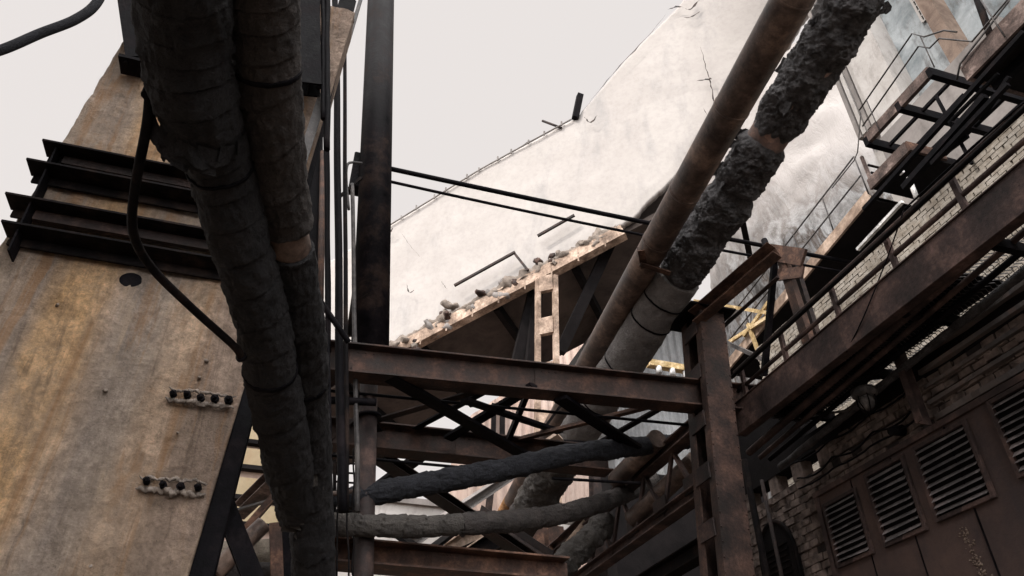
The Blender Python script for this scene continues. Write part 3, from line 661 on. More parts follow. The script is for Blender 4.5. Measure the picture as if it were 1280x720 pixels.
# ------------------------------------------------------------------ main right wall
WX = 7.0
def wz(x, y): return at(x, y, 'X', WX)
zp = (wz(1024, 616).z+wz(1280, 487).z)/2; ypl = wz(1024, 616).y
yb_ = wz(1150, 470).y
rw = brickwall('brick_wall', WX, -2, 11.5, zp-1.3, zg-.62, .205, .105, 'brick_dark', 'mortar_dark', 'sooty dark brick wall beyond the louvred metal panels', .02, .04)
MB().box((WX+.034, -2, 0), (WX+.34, 11.5, zp-1.31)).build('base', 'mortar_dark', rw)
MB().box((WX-.03, ypl+.05, zp-2.9), (WX+.03, ypl+.62, zp-1.05)).build('plaster_pier', 'old_plaster', rw)
MB().box((WX+.002, 8.36, zg-.1), (WX+.3, 11.5, zg+.8)).build('upper_wall', 'near_black', rw)
# light slots with small piers below the walkway
zs0, zs1 = zg-.62, zg-.36
MB().box((WX, -2, zs1), (WX+.3, 11.5, zg-.1)).build('lintel', 'near_black', rw)
yy = 7.9
while yy < 11.3: MB().box((WX+.01, yy, zs0), (WX+.2, yy+random.uniform(.2, .34), zs1)).build('small_pier', 'brick_dark', rw); yy += random.uniform(.55, .8)
brickwall('brick_band', WX-.012, -2, 7.9, zs0+.004, zs1, .205, .085, 'brick_dark', 'mortar_dark', 'narrow band of sooty brick directly beneath the walkway floor', .02, .05)
# metal panel wall with louvres
pw = thing('panel_wall', (WX, 3, 0), 'rusted sheet metal wall panel carrying the louvred vents', 'wall')
MB().box((WX-.06, -2, 0), (WX+.03, ypl, zp)).build('sheet', 'door_sheet', pw)
MB().box((WX-.10, -2, zp-.02), (WX-.0, ypl+.04, zp+.05)).build('top_angle', 'steel_girder', pw)
MB().box((WX-.09, ypl-.05, 0), (WX-.061, ypl+.03, zp-.021)).build('edge_angle', 'steel_girder', pw)
LV = [((1041, 635), (1076, 614), (1093, 689), (1055, 707)), ((1093, 597), (1135, 574), (1160, 660), (1114, 680)), ((1153, 564), (1212, 532), (1247, 620), (1180, 647)), ((1249, 507), (1340, 455), (1390, 545), (1284, 592))]
names = ['farthest and smallest louvred vent', 'second louvred vent from the far end', 'third louvred vent from the far end, above a rust scab', 'nearest louvred vent cut by the right edge']
for cs, lb in zip(LV, names):
    P = [wz(*c) for c in cs]; z1 = (P[0].z+P[1].z)/2; z0 = (P[2].z+P[3].z)/2; ya = (P[0].y+P[3].y)/2; yb = (P[1].y+P[2].y)/2
    lv = thing('louvre_vent', (WX-.1, (ya+yb)/2, z0), lb+' on the metal wall', 'vent', 'louvred vents on the metal wall')
    f_ = MB(); t = .05
    for (q0, q1) in (((yb-t, z0-t), (yb, z1+t)), ((ya, z0-t), (ya+t, z1+t)), ((yb+.001, z0-t), (ya-.001, z0)), ((yb+.001, z1), (ya-.001, z1+t))):
        f_.box((WX-.105, q0[0], q0[1]), (WX-.061, q1[0], q1[1]))
    fo = f_.build('frame', 'steel_girder', lv, bevel=.004)
    MB().box((WX-.066, yb, z0), (WX-.0625, ya, z1)).build('dark_recess', 'near_black', lv)
    ns = 10
    for i in range(ns):
        zz = lerp(z0, z1, (i+.5)/ns)+random.uniform(-.006, .006); hh = (z1-z0)/ns
        sg_ = random.uniform(-.008, .008); vs = [(WX-.125, yb+.004, zz-hh*.42+sg_), (WX-.125+sg_*.7, ya-.004, zz-hh*.42-sg_), (WX-.07, ya-.004, zz+hh*.22), (WX-.07, yb+.004, zz+hh*.22)]
        vs += [(x+.004, y, z+.008) for x, y, z in vs]
        MB().add(vs, [[0, 1, 2, 3], [7, 6, 5, 4], [0, 4, 5, 1], [2, 6, 7, 3], [1, 5, 6, 2], [0, 3, 7, 4]]).build('slat', 'louvre_grey', fo)
# seams and drip on panel
for (x, y, w_) in ((1218, 620, .018), (1140, 640, .012), (1085, 660, .012)):
    yy = wz(x, y).y; MB().box((WX-.072, yy-w_/2, .5), (WX-.0605, yy+w_/2, zp-.03)).build('seam', 'steel_black', pw)
p = wz(1232, 700)
mb = MB()
for k in range(170):
    t = random.random(); yy = p.y+.10-.14*t+random.gauss(0, .035); zz = p.z+.36-1.0*t; r_ = random.uniform(.004, .017)
    mb.tube([(WX-.058, yy, zz), (WX-.066, yy+.004, zz), (WX-.068-random.uniform(0, .006), yy+.004, zz+.004)], [r_, r_*.8, r_*.3], 6, lambda u, t_, p_, w, r: r*(1+.7*noise.noise(p_*60+w*3)))
mb.build('flaking_scab', 'brown_wall', pw)
# arched opening
p = wz(975, 690); av = thing('arched_vent', (WX-.02, p.y, 0), 'dark arched vent with faint slats at the far foot of the brick wall', 'vent')
mb = MB(); n = 18; ra = .42; zc_ = p.z-.1; pts = [(p.y-ra, zc_-1.6)]+[(p.y-ra*math.cos(math.pi*i/n), zc_+ra*1.25*math.sin(math.pi*i/n)) for i in range(n+1)]+[(p.y+ra, zc_-1.6)]
m_ = len(pts); mb.add([(WX-.055, y, z) for y, z in pts]+[(WX+.02, y, z) for y, z in pts], [list(range(m_))]+[[i, m_+i, m_+(i+1) % m_, (i+1) % m_] for i in range(m_)]); mb.build('panel', 'near_black', av)
mb = MB()
for i in range(14): mb.box((WX-.085, p.y-.28, zc_-.9+i*.08), (WX-.057, p.y+.28, zc_-.9+i*.08+.025))
mb.build('slat', 'steel_dark', av)
mb = MB(); mb.tube([(WX-.05, y, z) for y, z in pts], .035, 8); mb.build('arch_frame', 'steel_dark', av)
# ledges to the right of the bracket
yb_ = wz(1150, 470).y
for i, (zz, dd, th, lb) in enumerate(((zp+.14, .035, .07, 'lowest'), (zp+.33, .05, .05, 'second lowest'), (zp+.52, .06, .045, 'third'), (zp+.71, .075, .05, 'fourth'), (zp+.90, .09, .06, 'highest'))):
    mb = MB(); n = 60; vs = []
    for j in range(n+1):
        y = lerp(yb_-.02, -2, j/n); o = noise.fractal(Vector((y*2.1, i*4.1, 0)), .7, 2.1, 5)*.04
        vs += [(WX-dd+o, y, zz-th/2+o*.5), (WX-dd+o*1.5, y, zz+th/2+o), (WX+.03, y, zz+th/2+o), (WX+.03, y, zz-th/2+o*.5)]
    fs = [[4*j+k, 4*j+(k+1) % 4, 4*j+4+(k+1) % 4, 4*j+4+k] for j in range(n) for k in range(4)]+[[3, 2, 1, 0]]
    mb.add(vs, fs).build('wall_ledge', 'ledge', label='%s of the rough sooty ledges above the louvred panel wall' % lb, cat='ledge', group='ledges above the louvred panel wall')
bk = thing('wall_bracket', (WX-.2, yb_, zp+.2), 'upright rusty angle bracket fixed to the brick wall above the vents', 'bracket')
MB().L((WX-.28, yb_+.04, zp+.06), (WX-.28, yb_+.04, zp+1.18), .10, .22, (1, 0, 0), .015, -1).build('upright', 'steel_girder', bk)
MB().bar((WX-.2, yb_+.03, zp+.92), (WX-.45, yb_+.03, zp+.92), .05, .06).build('arm', 'steel_dark', bk)
# lamp
lp_ = at(1082, 497, 'X', 6.55)
la = thing('wall_lamp', lp_, 'caged industrial wall lamp hanging from a curved arm', 'lamp')
pts = catmull([(WX-.02, yb_+.1, lp_.z+.12), (6.8, yb_+.25, lp_.z+.20), (6.62, lp_.y-.1, lp_.z+.22), (lp_.x, lp_.y, lp_.z+.14)], 10); MB().tube(pts, .022, 8).build('arm', 'steel_black', la)
MB().tube([lp_+Vector((0, 0, .15)), lp_+Vector((0, 0, .12)), lp_+Vector((0, 0, .10)), lp_+Vector((0, 0, .03)), lp_+Vector((0, 0, .0))], [.05, .10, .155, .15, .10], 24).build('cap', 'lamp_grey', la)
gb = MB().tube([lp_, lp_-Vector((0, 0, .06)), lp_-Vector((0, 0, .13)), lp_-Vector((0, 0, .17))], [.09, .095, .075, .03], 20).build('globe', 'lamp_grey', la)
mb = MB()
for k in range(6):
    t = k*math.pi/3; c, s_ = math.cos(t), math.sin(t); mb.tube([lp_+Vector((c*.11, s_*.11, .02)), lp_+Vector((c*.115, s_*.115, -.08)), lp_+Vector((c*.06, s_*.06, -.19)), lp_+Vector((0, 0, -.20))], .008, 6)
mb.build('cage', 'steel_black', gb)
MB().tube([at(1000, 522, 'X', 6.7), at(1060, 513, 'X', 6.6), lp_+Vector((0, 0, .05))], .018, 6).build('wire', 'lamp_grey', label='grey cable reaching from the wall pipes to the wall lamp', cat='wire')
p = wz(1131, 541); mb = MB(); mb.tube([p+Vector((-.20, .02, 0)), p+Vector((-.02, 0, .03))], [.05, .07], 12); mb.build('pipe_stub', 'steel_black', label='short black pipe stub poking from the wall beneath the bracket', cat='pipe')
# pipes below the walkway along the wall
for (p0, p1, X, r, lb, mt) in (((936, 566), (1280, 268), 6.25, .052, 'outermost thick pipe under the walkway along the brick wall', 'steel_girder'),
        ((950, 572), (1280, 290), 6.42, .035, 'second pipe under the walkway along the brick wall', 'steel_girder'),
        ((962, 574), (1280, 312), 6.58, .035, 'third pipe under the walkway along the brick wall', 'steel_black'),
        ((975, 584), (1280, 340), 6.75, .05, 'ragged wrapped pipe closest to the wall under the walkway', 'wrap_char')):
    a_ = at(*p0, 'X', X); b_ = at(*p1, 'X', X); b_ = b_+(b_-a_)*.5
    mb = MB(); mb.tube([lerp(a_, b_, i/80) for i in range(81)], r, 14, wrapfn(50, .2, .2) if mt == 'wrap_char' else None); mb.build('wall_pipe', mt, label=lb, cat='pipe', group='pipes under the walkway')
a_ = at(930, 575, 'X', 6.4); MB().tube([a_, Vector((a_.x, a_.y, 0))], .05, 10).build('downpipe', 'steel_dark', label='dark downpipe between the built up column and the arched vent', cat='pipe')
a_ = at(952, 600, 'X', 6.7); MB().tube([a_, Vector((a_.x, a_.y, 0))], .03, 10).build('downpipe', 'steel_mid', label='thinner brown downpipe next to the arched vent', cat='pipe')
for k, (z_, sg, lb) in enumerate(((zp+.62, .05, 'upper'), (zp+.38, .09, 'middle'), (zp+.22, .03, 'lower'))):
    P_ = [Vector((WX-.05-.02*k, lerp(8.6, yb_+.1, i/40), z_-sg*math.sin(math.pi*((i/40*3) % 1))+.01*noise.noise(Vector((i*.5, k, 0))))) for i in range(41)]
    MB().tube(P_, .013, 6).build('cable', 'steel_black', label='%s thin black cable slung along the dark brick wall' % lb, cat='cable', group='cables slung along the brick wall')
# ------------------------------------------------------------------ conveyor gallery
q0 = at(485, 440, 'Y', 32); q1 = at(900, 165, 'Y', 21)
hd = Vector((q1.x-q0.x, q1.y-q0.y, 0)).normalized(); gn = Vector((hd.y, -hd.x, 0)); gn = gn if gn.dot(EYE-q0) > 0 else -gn
def G(x, y, o=0): return on(x, y, q0+gn*o, gn)
def pl(poly, x):
    for (x0, y0), (x1, y1) in zip(poly, poly[1:]):
        if x0 <= x <= x1: return y0+(y1-y0)*(x-x0)/(x1-x0)
    return poly[-1][1]
botp = [(300, 537), (485, 437), (772, 286), (802, 262), (848, 214), (874, 176), (900, 160), (960, 90), (1040, -30)]
topp = [(300, 392), (475, 290), (600, 213), (722, 146), (790, 65), (850, 6), (900, -60), (1040, -180)]
ga = thing('conveyor_gallery', G(600, 380), 'pale cracked concrete conveyor gallery climbing across the sky', 'gallery')
mb = MB(); NX, NZ = 300, 70; vs = []
for i in range(NX+1):
    x = lerp(300, 1040, i/NX); yb = pl(botp, x); yt = pl(topp, x)
    yb += 5*noise.noise(Vector((x*.05, 3, 0)))+3*noise.noise(Vector((x*.2, 3, 0))); yt += 1.2*noise.noise(Vector((x*.3, 7, 0)))
    for j in range(NZ+1):
        t = j/NZ; p = G(x, lerp(yb, yt, t)); d = noise.fractal(p*.12, .9, 2, 4)*.10+noise.fractal(p*1.3, .8, 2, 4)*.012
        d -= (1-min(1, t*14))*.06
        vs.append(p+gn*d)
mb.add(vs, [[i*(NZ+1)+j, (i+1)*(NZ+1)+j, (i+1)*(NZ+1)+j+1, i*(NZ+1)+j+1] for i in range(NX) for j in range(NZ)], True)
o = mb.build('side_wall', 'white_concrete', ga); sm = o.modifiers.new('thick', 'SOLIDIFY'); sm.thickness = .35; sm.offset = -1
back = -gn; WD = 7.0
B0, B1 = G(200, 590), G(778, 283); bd = (B1-B0); B2 = B1+bd*.30; SK = .22
def slab(p, q_, off, th, wd0, wd1, mat, name):
    a_ = p+off; b_ = q_+off; vs = [a_+back*wd0, b_+back*wd0, b_+back*wd1-bd*SK, a_+back*wd1]; vs += [v+Vector((0, 0, th)) for v in vs]
    return MB().add(vs, [[0, 3, 2, 1], [4, 5, 6, 7], [0, 1, 5, 4], [2, 3, 7, 6], [1, 2, 6, 5], [0, 4, 7, 3]]).build(name, mat, ga)
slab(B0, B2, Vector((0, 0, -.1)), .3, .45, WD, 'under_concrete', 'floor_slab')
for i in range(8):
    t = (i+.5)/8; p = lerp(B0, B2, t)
    MB().bar(p+back*.5-Vector((0, 0, .35)), p+back*WD-Vector((0, 0, .35)), .3, .5).build('floor_beam', 'near_black', ga)
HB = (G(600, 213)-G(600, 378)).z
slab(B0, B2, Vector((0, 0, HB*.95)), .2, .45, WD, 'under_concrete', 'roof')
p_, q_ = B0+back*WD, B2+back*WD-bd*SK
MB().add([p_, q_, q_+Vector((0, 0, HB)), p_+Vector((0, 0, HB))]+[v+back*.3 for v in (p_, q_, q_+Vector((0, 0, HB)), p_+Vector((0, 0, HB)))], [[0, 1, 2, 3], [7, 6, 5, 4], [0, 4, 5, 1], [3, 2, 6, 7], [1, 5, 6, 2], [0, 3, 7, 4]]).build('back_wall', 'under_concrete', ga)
MB().bar(G(484, 446, .1), G(780, 290, .1), .5, .62).build('chord', 'steel_peach', ga)
for i in range(9):
    p = lerp(G(484, 446, .36), G(780, 290, .36), (i+.3)/9); MB().bar(p-Vector((0, 0, .3)), p+Vector((0, 0, .3)), .06, .05, (0, 1, 0)).build('stiffener', 'steel_peach', ga)
for (x, y) in ((545, 402), (563, 388), (578, 378), (612, 362), (560, 393), (680, 322), (700, 312), (735, 296), (520, 418), (507, 428), (640, 345)):
    for q in range(3):
        c = G(x+random.uniform(-16, 16), y+random.uniform(4, 10), .25); mb = MB(); L_ = random.choice([.25, .3, .4, .5, 1.1]); d_ = Vector((random.uniform(-1, 1), random.uniform(-.6, .2), random.uniform(-.5, .5))).normalized()
        mb.tube([c+d_*L_*(i/10-.5) for i in range(11)], [random.uniform(.17, .2)*(.4+.6*math.sin(math.pi*(i+.6)/11.2)) for i in range(11)], 9, lambda u, t, p, w, r: r*(1+1.1*noise.noise(p*3+w*2)))
        mb.build('loose_chunk', random.choice(['grey_wall', 'ledge_concrete', 'steel_brown']), ga)
mb = MB(); P_ = [G(lerp(488, 772, i/200), lerp(436, 287, i/200)+2.2*noise.noise(Vector((i*.13, 0, 0))), .1) for i in range(201)]
mb.tube(P_, [.20+.22*max(0, noise.noise(Vector((i*.09, 5, 0)))+.25) for i in range(201)], 12, lambda u, t, p, w, r: r*(1+.9*noise.fractal(p*1.6+w, .8, 2, 4))); mb.build('crumbled_lip', 'ledge_concrete', ga)
for (a_, b_) in (((568, 357), (644, 315)), ((672, 295), (718, 269)), ((644, 318), (660, 338))):
    MB().bar(G(*a_, .55), G(*b_, .55), .12, .12).build('bare_bar', 'steel_mid', ga)
MB().bar(G(719, 148, .1), G(725, 119, .1), .34, .34, (0, 1, 0)).build('stub_post', 'steel_black', ga)
MB().tube([G(678, 151, .1), G(702, 160, .1)], .07, 6).build('bare_bar', 'steel_mid', ga)
# cracks, modelled as dark open gashes standing on the face
def crack(pts, wds):
    mb = MB(); vs = []
    P = catmull([Vector((x, y, 0)) for x, y in pts], 6)
    for i, p in enumerate(P):
        w_ = wds*(.3+abs(noise.noise(Vector((i*.7, pts[0][0], 0))))*2.0)*(1-abs(2*i/(len(P)-1)-1)**3)
        j_ = noise.noise(Vector((i*1.3, 4, pts[0][1])))*1.8
        vs += [G(p.x-w_+j_, p.y-w_*.4, .42), G(p.x+w_+j_, p.y+w_*.4, .42)]
    mb.add(vs, [[2*i, 2*i+1, 2*i+3, 2*i+2] for i in range(len(P)-1)]); mb.build('crack', 'steel_mid', ga)
crack([(875, 57), (884, 90), (890, 112), (893, 135)], 1.0)
crack([(870, 101), (886, 99), (889, 97)], 2.2); crack([(879, 135), (886, 148), (887, 162)], .9)
crack([(834, 12), (850, 8), (862, 12), (874, 0)], 2.4); crack([(845, 18), (860, 22), (876, 14)], 1.2)
crack([(730, 146), (738, 153), (747, 144)], 2.5); crack([(720, 150), (745, 118), (775, 82), (810, 45), (835, 14)], .45)
crack([(478, 293), (485, 291), (492, 285)], 2.2); crack([(508, 355), (512, 366), (518, 362)], 1.2); crack([(551, 350), (556, 358), (560, 362)], .6)
crack([(500, 288), (515, 310), (535, 330)], .4); crack([(640, 190), (665, 175), (700, 160)], .4)
mb = MB()
for i in range(11): 
    x = lerp(490, 712, (i+random.random()*.7)/11); p = G(x, pl(topp, x), .15); mb.bar(p, p+Vector((0, 0, .22+.12*random.random())), .08, .08)
P_ = [G(x, pl(topp, x)-1.2, .15) for x in range(482, 720, 8)]; mb.tube(P_, .05, 6); mb.build('roof_flashing', 'grey_wall', ga)
# mast carrying the gallery
ms = thing('lattice_mast', (G(684, 400).x, G(684, 400).y, 0), 'slender sunlit batten mast propping the conveyor gallery', 'mast')
ma, mb2 = G(683, 348, 1.0), G(685, 715, 1.0); mb2 = ma+(mb2-ma)*(ma.z/(ma.z-mb2.z)); sd_ = hd*.42
for s_ in (-1, 1): MB().bar(ma+sd_*s_, mb2+sd_*s_, .2, .3, (0, 1, 0)).build('leg', 'steel_peach', ms)
for i in range(10):
    t = i/9.6; p = lerp(ma, mb2, t); MB().bar(p+Vector((0, 0, .1)), p-Vector((0, 0, .75)), .98*.66, .22, gn).build('batten_plate', 'steel_peach', ms)
for (a_, b_, lb) in (((668, 360), (642, 470), 'outer'), ((672, 352), (662, 470), 'inner'), ((765, 300), (700, 440), 'right hand')):
    MB().bar(G(*a_, -1), G(*b_, -1), .5, .5, (0, 1, 0)).build('raking_strut', 'near_black', label='%s black raking strut beneath the conveyor gallery' % lb, cat='strut')
# ------------------------------------------------------------------ far things, lower centre
def sheet(name, X0, X1, Y, z0, ztop, mat, label, pitch=.35, ribs=.06, axis='x', cat='building'):
    """corrugated wall facing the camera, top height given by a function, with a depth of 6 m"""
    r_ = thing(name, ((X0+X1)/2, Y, 0), label, cat); mb = MB(); n = int((X1-X0)/pitch*4); vs = []
    for i in range(n+1):
        x = lerp(X0, X1, i/n); d = (0, ribs, ribs, 0)[i % 4]; vs += [(x, Y-d, z0), (x, Y-d, ztop(x))]
    mb.add(vs, [[2*i, 2*i+2, 2*i+3, 2*i+1] for i in range(n)]); mb.build('cladding', mat, r_)
    mb = MB(); zA, zB = ztop(X0)-.02, ztop(X1)-.02
    mb.add([(X0, Y+.05, z0), (X1, Y+.05, z0), (X1, Y+.05, zB), (X0, Y+.05, zA), (X0, Y+6, z0), (X1, Y+6, z0), (X1, Y+6, zB), (X0, Y+6, zA)], [[0, 1, 2, 3], [7, 6, 5, 4], [0, 4, 5, 1], [3, 2, 6, 7], [1, 5, 6, 2], [0, 3, 7, 4]]); mb.build('body', mat, r_)
    return r_
a_, b_ = at(588, 520, 'Y', 48), at(775, 434, 'Y', 48)
pb = sheet('corrugated_building', a_.x, b_.x, 48, 0, lambda x: lerp(a_.z, b_.z+3, (x-a_.x)/(b_.x-a_.x)), 'peach_sheet', 'peach corrugated building far behind the lattice mast', .7, .14)
for (x, y0, y1) in ((617, 505, 545), (628, 505, 545), (690, 590, 640)):
    p0 = at(x-3, y1, 'Y', 47.7); p1 = at(x+3, y0, 'Y', 47.7); MB().box((p0.x, 47.6, p0.z), (p1.x, 47.84, p1.z)).build('window', 'near_black', pb)
a2, b2 = at(762, 500, 'Y', 30), at(862, 440, 'Y', 30)
sheet('corrugated_shed', a2.x, b2.x, 30, 0, lambda x: at(800, 405, 'Y', 30).z, 'blue_sheet', 'pale blue grey corrugated shed behind the ragged pipe', .45, .08)
a3, b3 = at(688, 640, 'Y', 27), at(738, 580, 'Y', 27)
sheet('corrugated_shed', a3.x, b3.x, 27, 0, lambda x: lerp(at(700, 615, 'Y', 27).z, at(735, 570, 'Y', 27).z, (x-a3.x)/(b3.x-a3.x)), 'peach_sheet', 'small peach corrugated shed between the two wrapped hoses', .4, .07)
p0 = at(812, 452, 'Y', 22); p1 = at(862, 456, 'Y', 22); yb2 = thing('yellow_beam', p0, 'short yellow beam with knobs beside the built up column top', 'beam')
MB().box((p0.x, 22, p0.z-.12), (p1.x, 22.3, p0.z+.14)).build('bar', 'steel_yellow', yb2)
for k in range(3): x = lerp(p0.x, p1.x, (k+.7)/3); MB().tube([(x, 22.1, p0.z-.11), (x, 22.1, p0.z-.4)], .12, 10).build('knob', 'glass_pale', yb2)
# pale low building and beige siding at lower left
p0, p1 = at(418, 705, 'Y', 60), at(600, 640, 'Y', 60)
lb_ = thing('pale_building', ((p0.x+p1.x)/2, 60, 0), 'low cream building in the distance under the wrapped hoses', 'building')
MB().box((p0.x-6, 60, 0), (p1.x, 70, p1.z)).build('wall', 'cream_wall', lb_)
MB().box((p0.x-6.3, 59.7, p1.z+.003), (p1.x+.3, 70.3, p1.z+.5)).build('roof', 'grey_wall', lb_)
p0, p1 = at(255, 640, 'Y', 24), at(400, 505, 'Y', 24)
bs = thing('clad_building', ((p0.x+p1.x)/2, 24, 0), 'beige building with horizontal cladding bands between pillar and pipes', 'building')
MB().box((p0.x-2, 24, 0), (p1.x, 32, p1.z+1.2)).build('wall', 'peach_sheet', bs)
for yy in (552, 584, 622, 655):
    p = at(330, yy, 'Y', 23.8); MB().box((p0.x-2, 23.72, p.z), (p1.x, 23.99, p.z+.55)).build('cladding_band', 'beige_sheet', bs)
    MB().box((p0.x-2, 23.70, p.z-.14), (p1.x, 23.98, p.z-.002)).build('shadow_gap', 'near_black', bs)
# lower left clutter
ang((298, 640), 12, (372, 568), 10, .22, .2, 'steel_pink', 'pale sloping channel behind the black pillar brace', 'C')
ang((308, 668), 9.5, (358, 610), 9.5, .12, .1, 'steel_rust', 'rusty sloping angle next to the torn rags')
ang((344, 655), 8.6, (347, 740), 8.6, .13, .12, 'steel_rust', 'rusty upright post at the bottom beside the torn rags', 'I', 'post', 'post', (0, 1, 0))
ang((358, 655), 8.7, (360, 740), 8.7, .12, .12, 'steel_black', 'black upright post at the bottom next to the rusty one', 'I', 'post', 'post', (0, 1, 0))
ang((290, 642), 10, (345, 626), 9.5, .05, .05, 'lamp_grey', 'thin grey bar behind the leaning black brace')
path = [at(lerp(262, 420, i/60), lerp(699, 688, i/60), 'Y', 9.6) for i in range(61)]
MB().tube(path, .19, 40, wrapfn(60, .07, .3)).build('buff_pipe', 'wrap_buff', label='buff wrapped pipe lying low between pillar and insulated pipes', cat='pipe')
path = [at(lerp(250, 420, i/60), lerp(727, 716, i/60), 'Y', 9.2) for i in range(61)]
MB().tube(path, .16, 30, wrapfn(62, .07, .3)).build('buff_pipe', 'wrap_dark', label='dark wrapped pipe under the buff one at the bottom left', cat='pipe')
path = [at(lerp(268, 330, i/40), lerp(716, 655, i/40), 'Y', 9.0) for i in range(41)]
MB().tube(path, .10, 24, wrapfn(64, .07, .3)).build('short_pipe', 'pipe_rust', label='short rusty pipe rising behind the black pillar brace', cat='pipe')
for i in range(6):   # ladder
    pass
ld = thing('ladder', at(430, 640, 'Y', 11), 'dark ladder seen between insulated pipe and vertical pipe', 'ladder')
for xx in (418, 446): MB().bar(at(xx, 560, 'Y', 11), at(xx+1, 730, 'Y', 11), .05, .05, (0, 1, 0)).build('rail', 'steel_dark', ld)
for i in range(14): MB().tube([at(418, 566+i*12, 'Y', 11), at(446, 568+i*12, 'Y', 11)], .016, 6).build('rung', 'steel_dark', ld)
# right lower clutter behind lattice girder
ang((748, 585), 20, (752, 735), 20, .5, .4, 'steel_mid', 'tall dark far post right of the peach shed', 'I', 'post', 'post', (0, 1, 0))
ang((692, 660), 15, (695, 720), 15, .35, .3, 'steel_rust', 'rusty far post standing on the lowest beam', 'I', 'post', 'post', (0, 1, 0))
ang((665, 640), 16, (672, 720), 16, .7, .3, 'steel_rust', 'broad rusty plate post behind the lower hose', 'I', 'post', 'post', (0, 1, 0))
ang((615, 600), 18, (608, 660), 18, .15, .15, 'steel_mid', 'thin far post beside the orange pipe', 'I', 'post', 'post', (0, 1, 0))
ang((560, 690), 14, (620, 650), 14, .35, .3, 'steel_peach', 'pale gusseted beam end above the lowest cross beam', 'I')
ang((575, 697), 14, (640, 668), 14, .3, .3, 'steel_dark', 'dark far beam above the lowest cross beam', 'I')
cs = thing('cable_tray', at(720, 660, 'Y', 19), 'white stacked trays lit by sun near the bottom centre', 'tray')
for k in range(3):
    p = at(700+k*9, 668-k*11, 'Y', 19); MB().box((p.x-.1, 18.6, p.z), (p.x+1.1, 19.4, p.z+.14)).build('tray', 'cream_wall', cs)
ang((688, 712), 13, (735, 655), 13, .12, .12, 'steel_peach', 'sunlit thin rail rising right near the bottom centre')
path = [at(lerp(690, 760, i/60), lerp(720, 650, i/60), 'Y', 12) for i in range(61)]
MB().tube(path, .2, 40, wrapfn(70, .2, .3, rag(0, 1, .2))).build('ragged_pipe', 'wrap_mid', label='small ragged pipe leaving the lower end of the lattice girder', cat='pipe')
# machinery mass below lattice girder
mm = thing('boiler_drum', (6.5, 14, 3.2), 'dark drum in the gloom under the lattice girder', 'tank')
MB().tube([(6.35, 11.6, 4.3), (6.35, 11.7, 4.3), (6.35, 17, 4.3)], [.5, .62, .62], 40).build('shell', 'steel_dark', mm)
for yy in (12.2, 13.4, 14.6): MB().tube([(6.35, yy, 4.3), (6.35, yy+.08, 4.3)], .67, 40).build('band', 'steel_mid', mm)
dw = MB().box((at(770, 690, 'Y', 17.6).x, 17.6, 0), (13, 18.2, at(800, 590, 'Y', 17.6).z)).build('dark_wall', 'near_black', label='dark wall closing the gap behind the lattice girder', cat='wall')
for (p0, p1, lb) in (((770, 600), (822, 548), 'upper'), ((790, 650), (870, 575), 'lower')):
    a_ = at(*p0, 'Y', 11); b_ = at(*p1, 'Y', 9.5); MB().tube([lerp(a_, b_, i/20) for i in range(21)], .15, 24).build('short_pipe', 'pipe_rust', label='%s rusty pipe length seen through the lattice girder' % lb, cat='pipe')
# ------------------------------------------------------------------ right upper structures
sh = thing('mottled_tower', (TW.x, TW.y, 0), 'huge round tower shell with mottled grey and brown peeling face', 'tower')
mb = MB(); n = 160; rows = 90; vs = []
for j in range(rows+1):
    z = TWH*j/rows
    for i in range(n):
        t = 2*math.pi*i/n; r_ = TWR; p = Vector((r_*math.cos(t), r_*math.sin(t), z)); d = noise.fractal(p*.35, .8, 2, 5)*.35
        vs.append((TW.x+(r_+d)*math.cos(t), TW.y+(r_+d)*math.sin(t), z))
mb.add(vs, [[j*n+i, j*n+(i+1) % n, (j+1)*n+(i+1) % n, (j+1)*n+i] for j in range(rows) for i in range(n)], True); mb.build('shell', 'mottled_shell', sh)
# facade at the upper right: pilasters, louvres
FX = 17.0
def fx(x, y): return at(x, y, 'X', FX)
fb = thing('stained_facade', (FX+3, 8, 0), 'tall blue white stained facade with pilasters at the upper right', 'building')
ye = fx(1128, 120).y
MB().box((FX, -12, 0), (FX+8, ye, 48)).build('wall', 'blue_wall', fb)
def pil_(x0, x1, y, mat, d, nm='pilaster', zb=0):
    a_ = fx(x0, y).y; b_ = fx(x1, y).y; MB().box((FX-d, min(a_, b_), zb), (FX-.004, max(a_, b_), 46)).build(nm, mat, fb)
pil_(1092, 1140, 100, 'cream_wall', .8); pil_(1205, 1228, 80, 'brown_wall', .6)
a_, b_ = fx(1075, 130), fx(1110, 130)
a_ = fx(1062, 130); MB().box((FX+.2, b_.y, 0), (FX+8, a_.y, 46)).build('corner_bay', 'cream_wall', fb)
for k, x in enumerate((1066, 1074, 1082, 1090, 1099)):
    y_ = fx(x, 130).y; MB().box((FX-.35, y_-.10, fx(1095, 165).z), (FX+.198, y_+.06, 46)).build('vertical_fin', ('grey_wall', 'cream_wall', 'grey_wall', 'cream_wall', 'beige_sheet')[k], fb)
MB().box((FX-2.0, fx(1200, 130).y-3, 4), (FX-.9, fx(1150, 160).y, at(1150, 120, 'X', 15).z)).build('lower_block', 'grey_wall', fb)
for (x0, x1, yt, yb2) in ((1146, 1164, -20, 40), (1240, 1262, -60, -10), (1182, 1200, 20, 70)):
    ya_, yb3 = fx(x1, (yt+yb2)/2).y, fx(x0, (yt+yb2)/2).y; zt_, zb_ = fx(x0, yt).z, fx(x0, yb2).z
    wo = MB().box((FX-.05, ya_, zb_), (FX-.006, yb3, zt_)).build('window', 'near_black', fb)
    mb = MB()
    for k in range(4): y_ = lerp(ya_, yb3, k/3); mb.box((FX-.09, y_-.04, zb_), (FX-.052, y_+.04, zt_))
    for k in range(7): z__ = lerp(zb_, zt_, k/6); mb.box((FX-.088, ya_, z__-.03), (FX-.0515, yb3, z__+.03))
    mb.build('glazing_bars', 'cream_wall', wo)
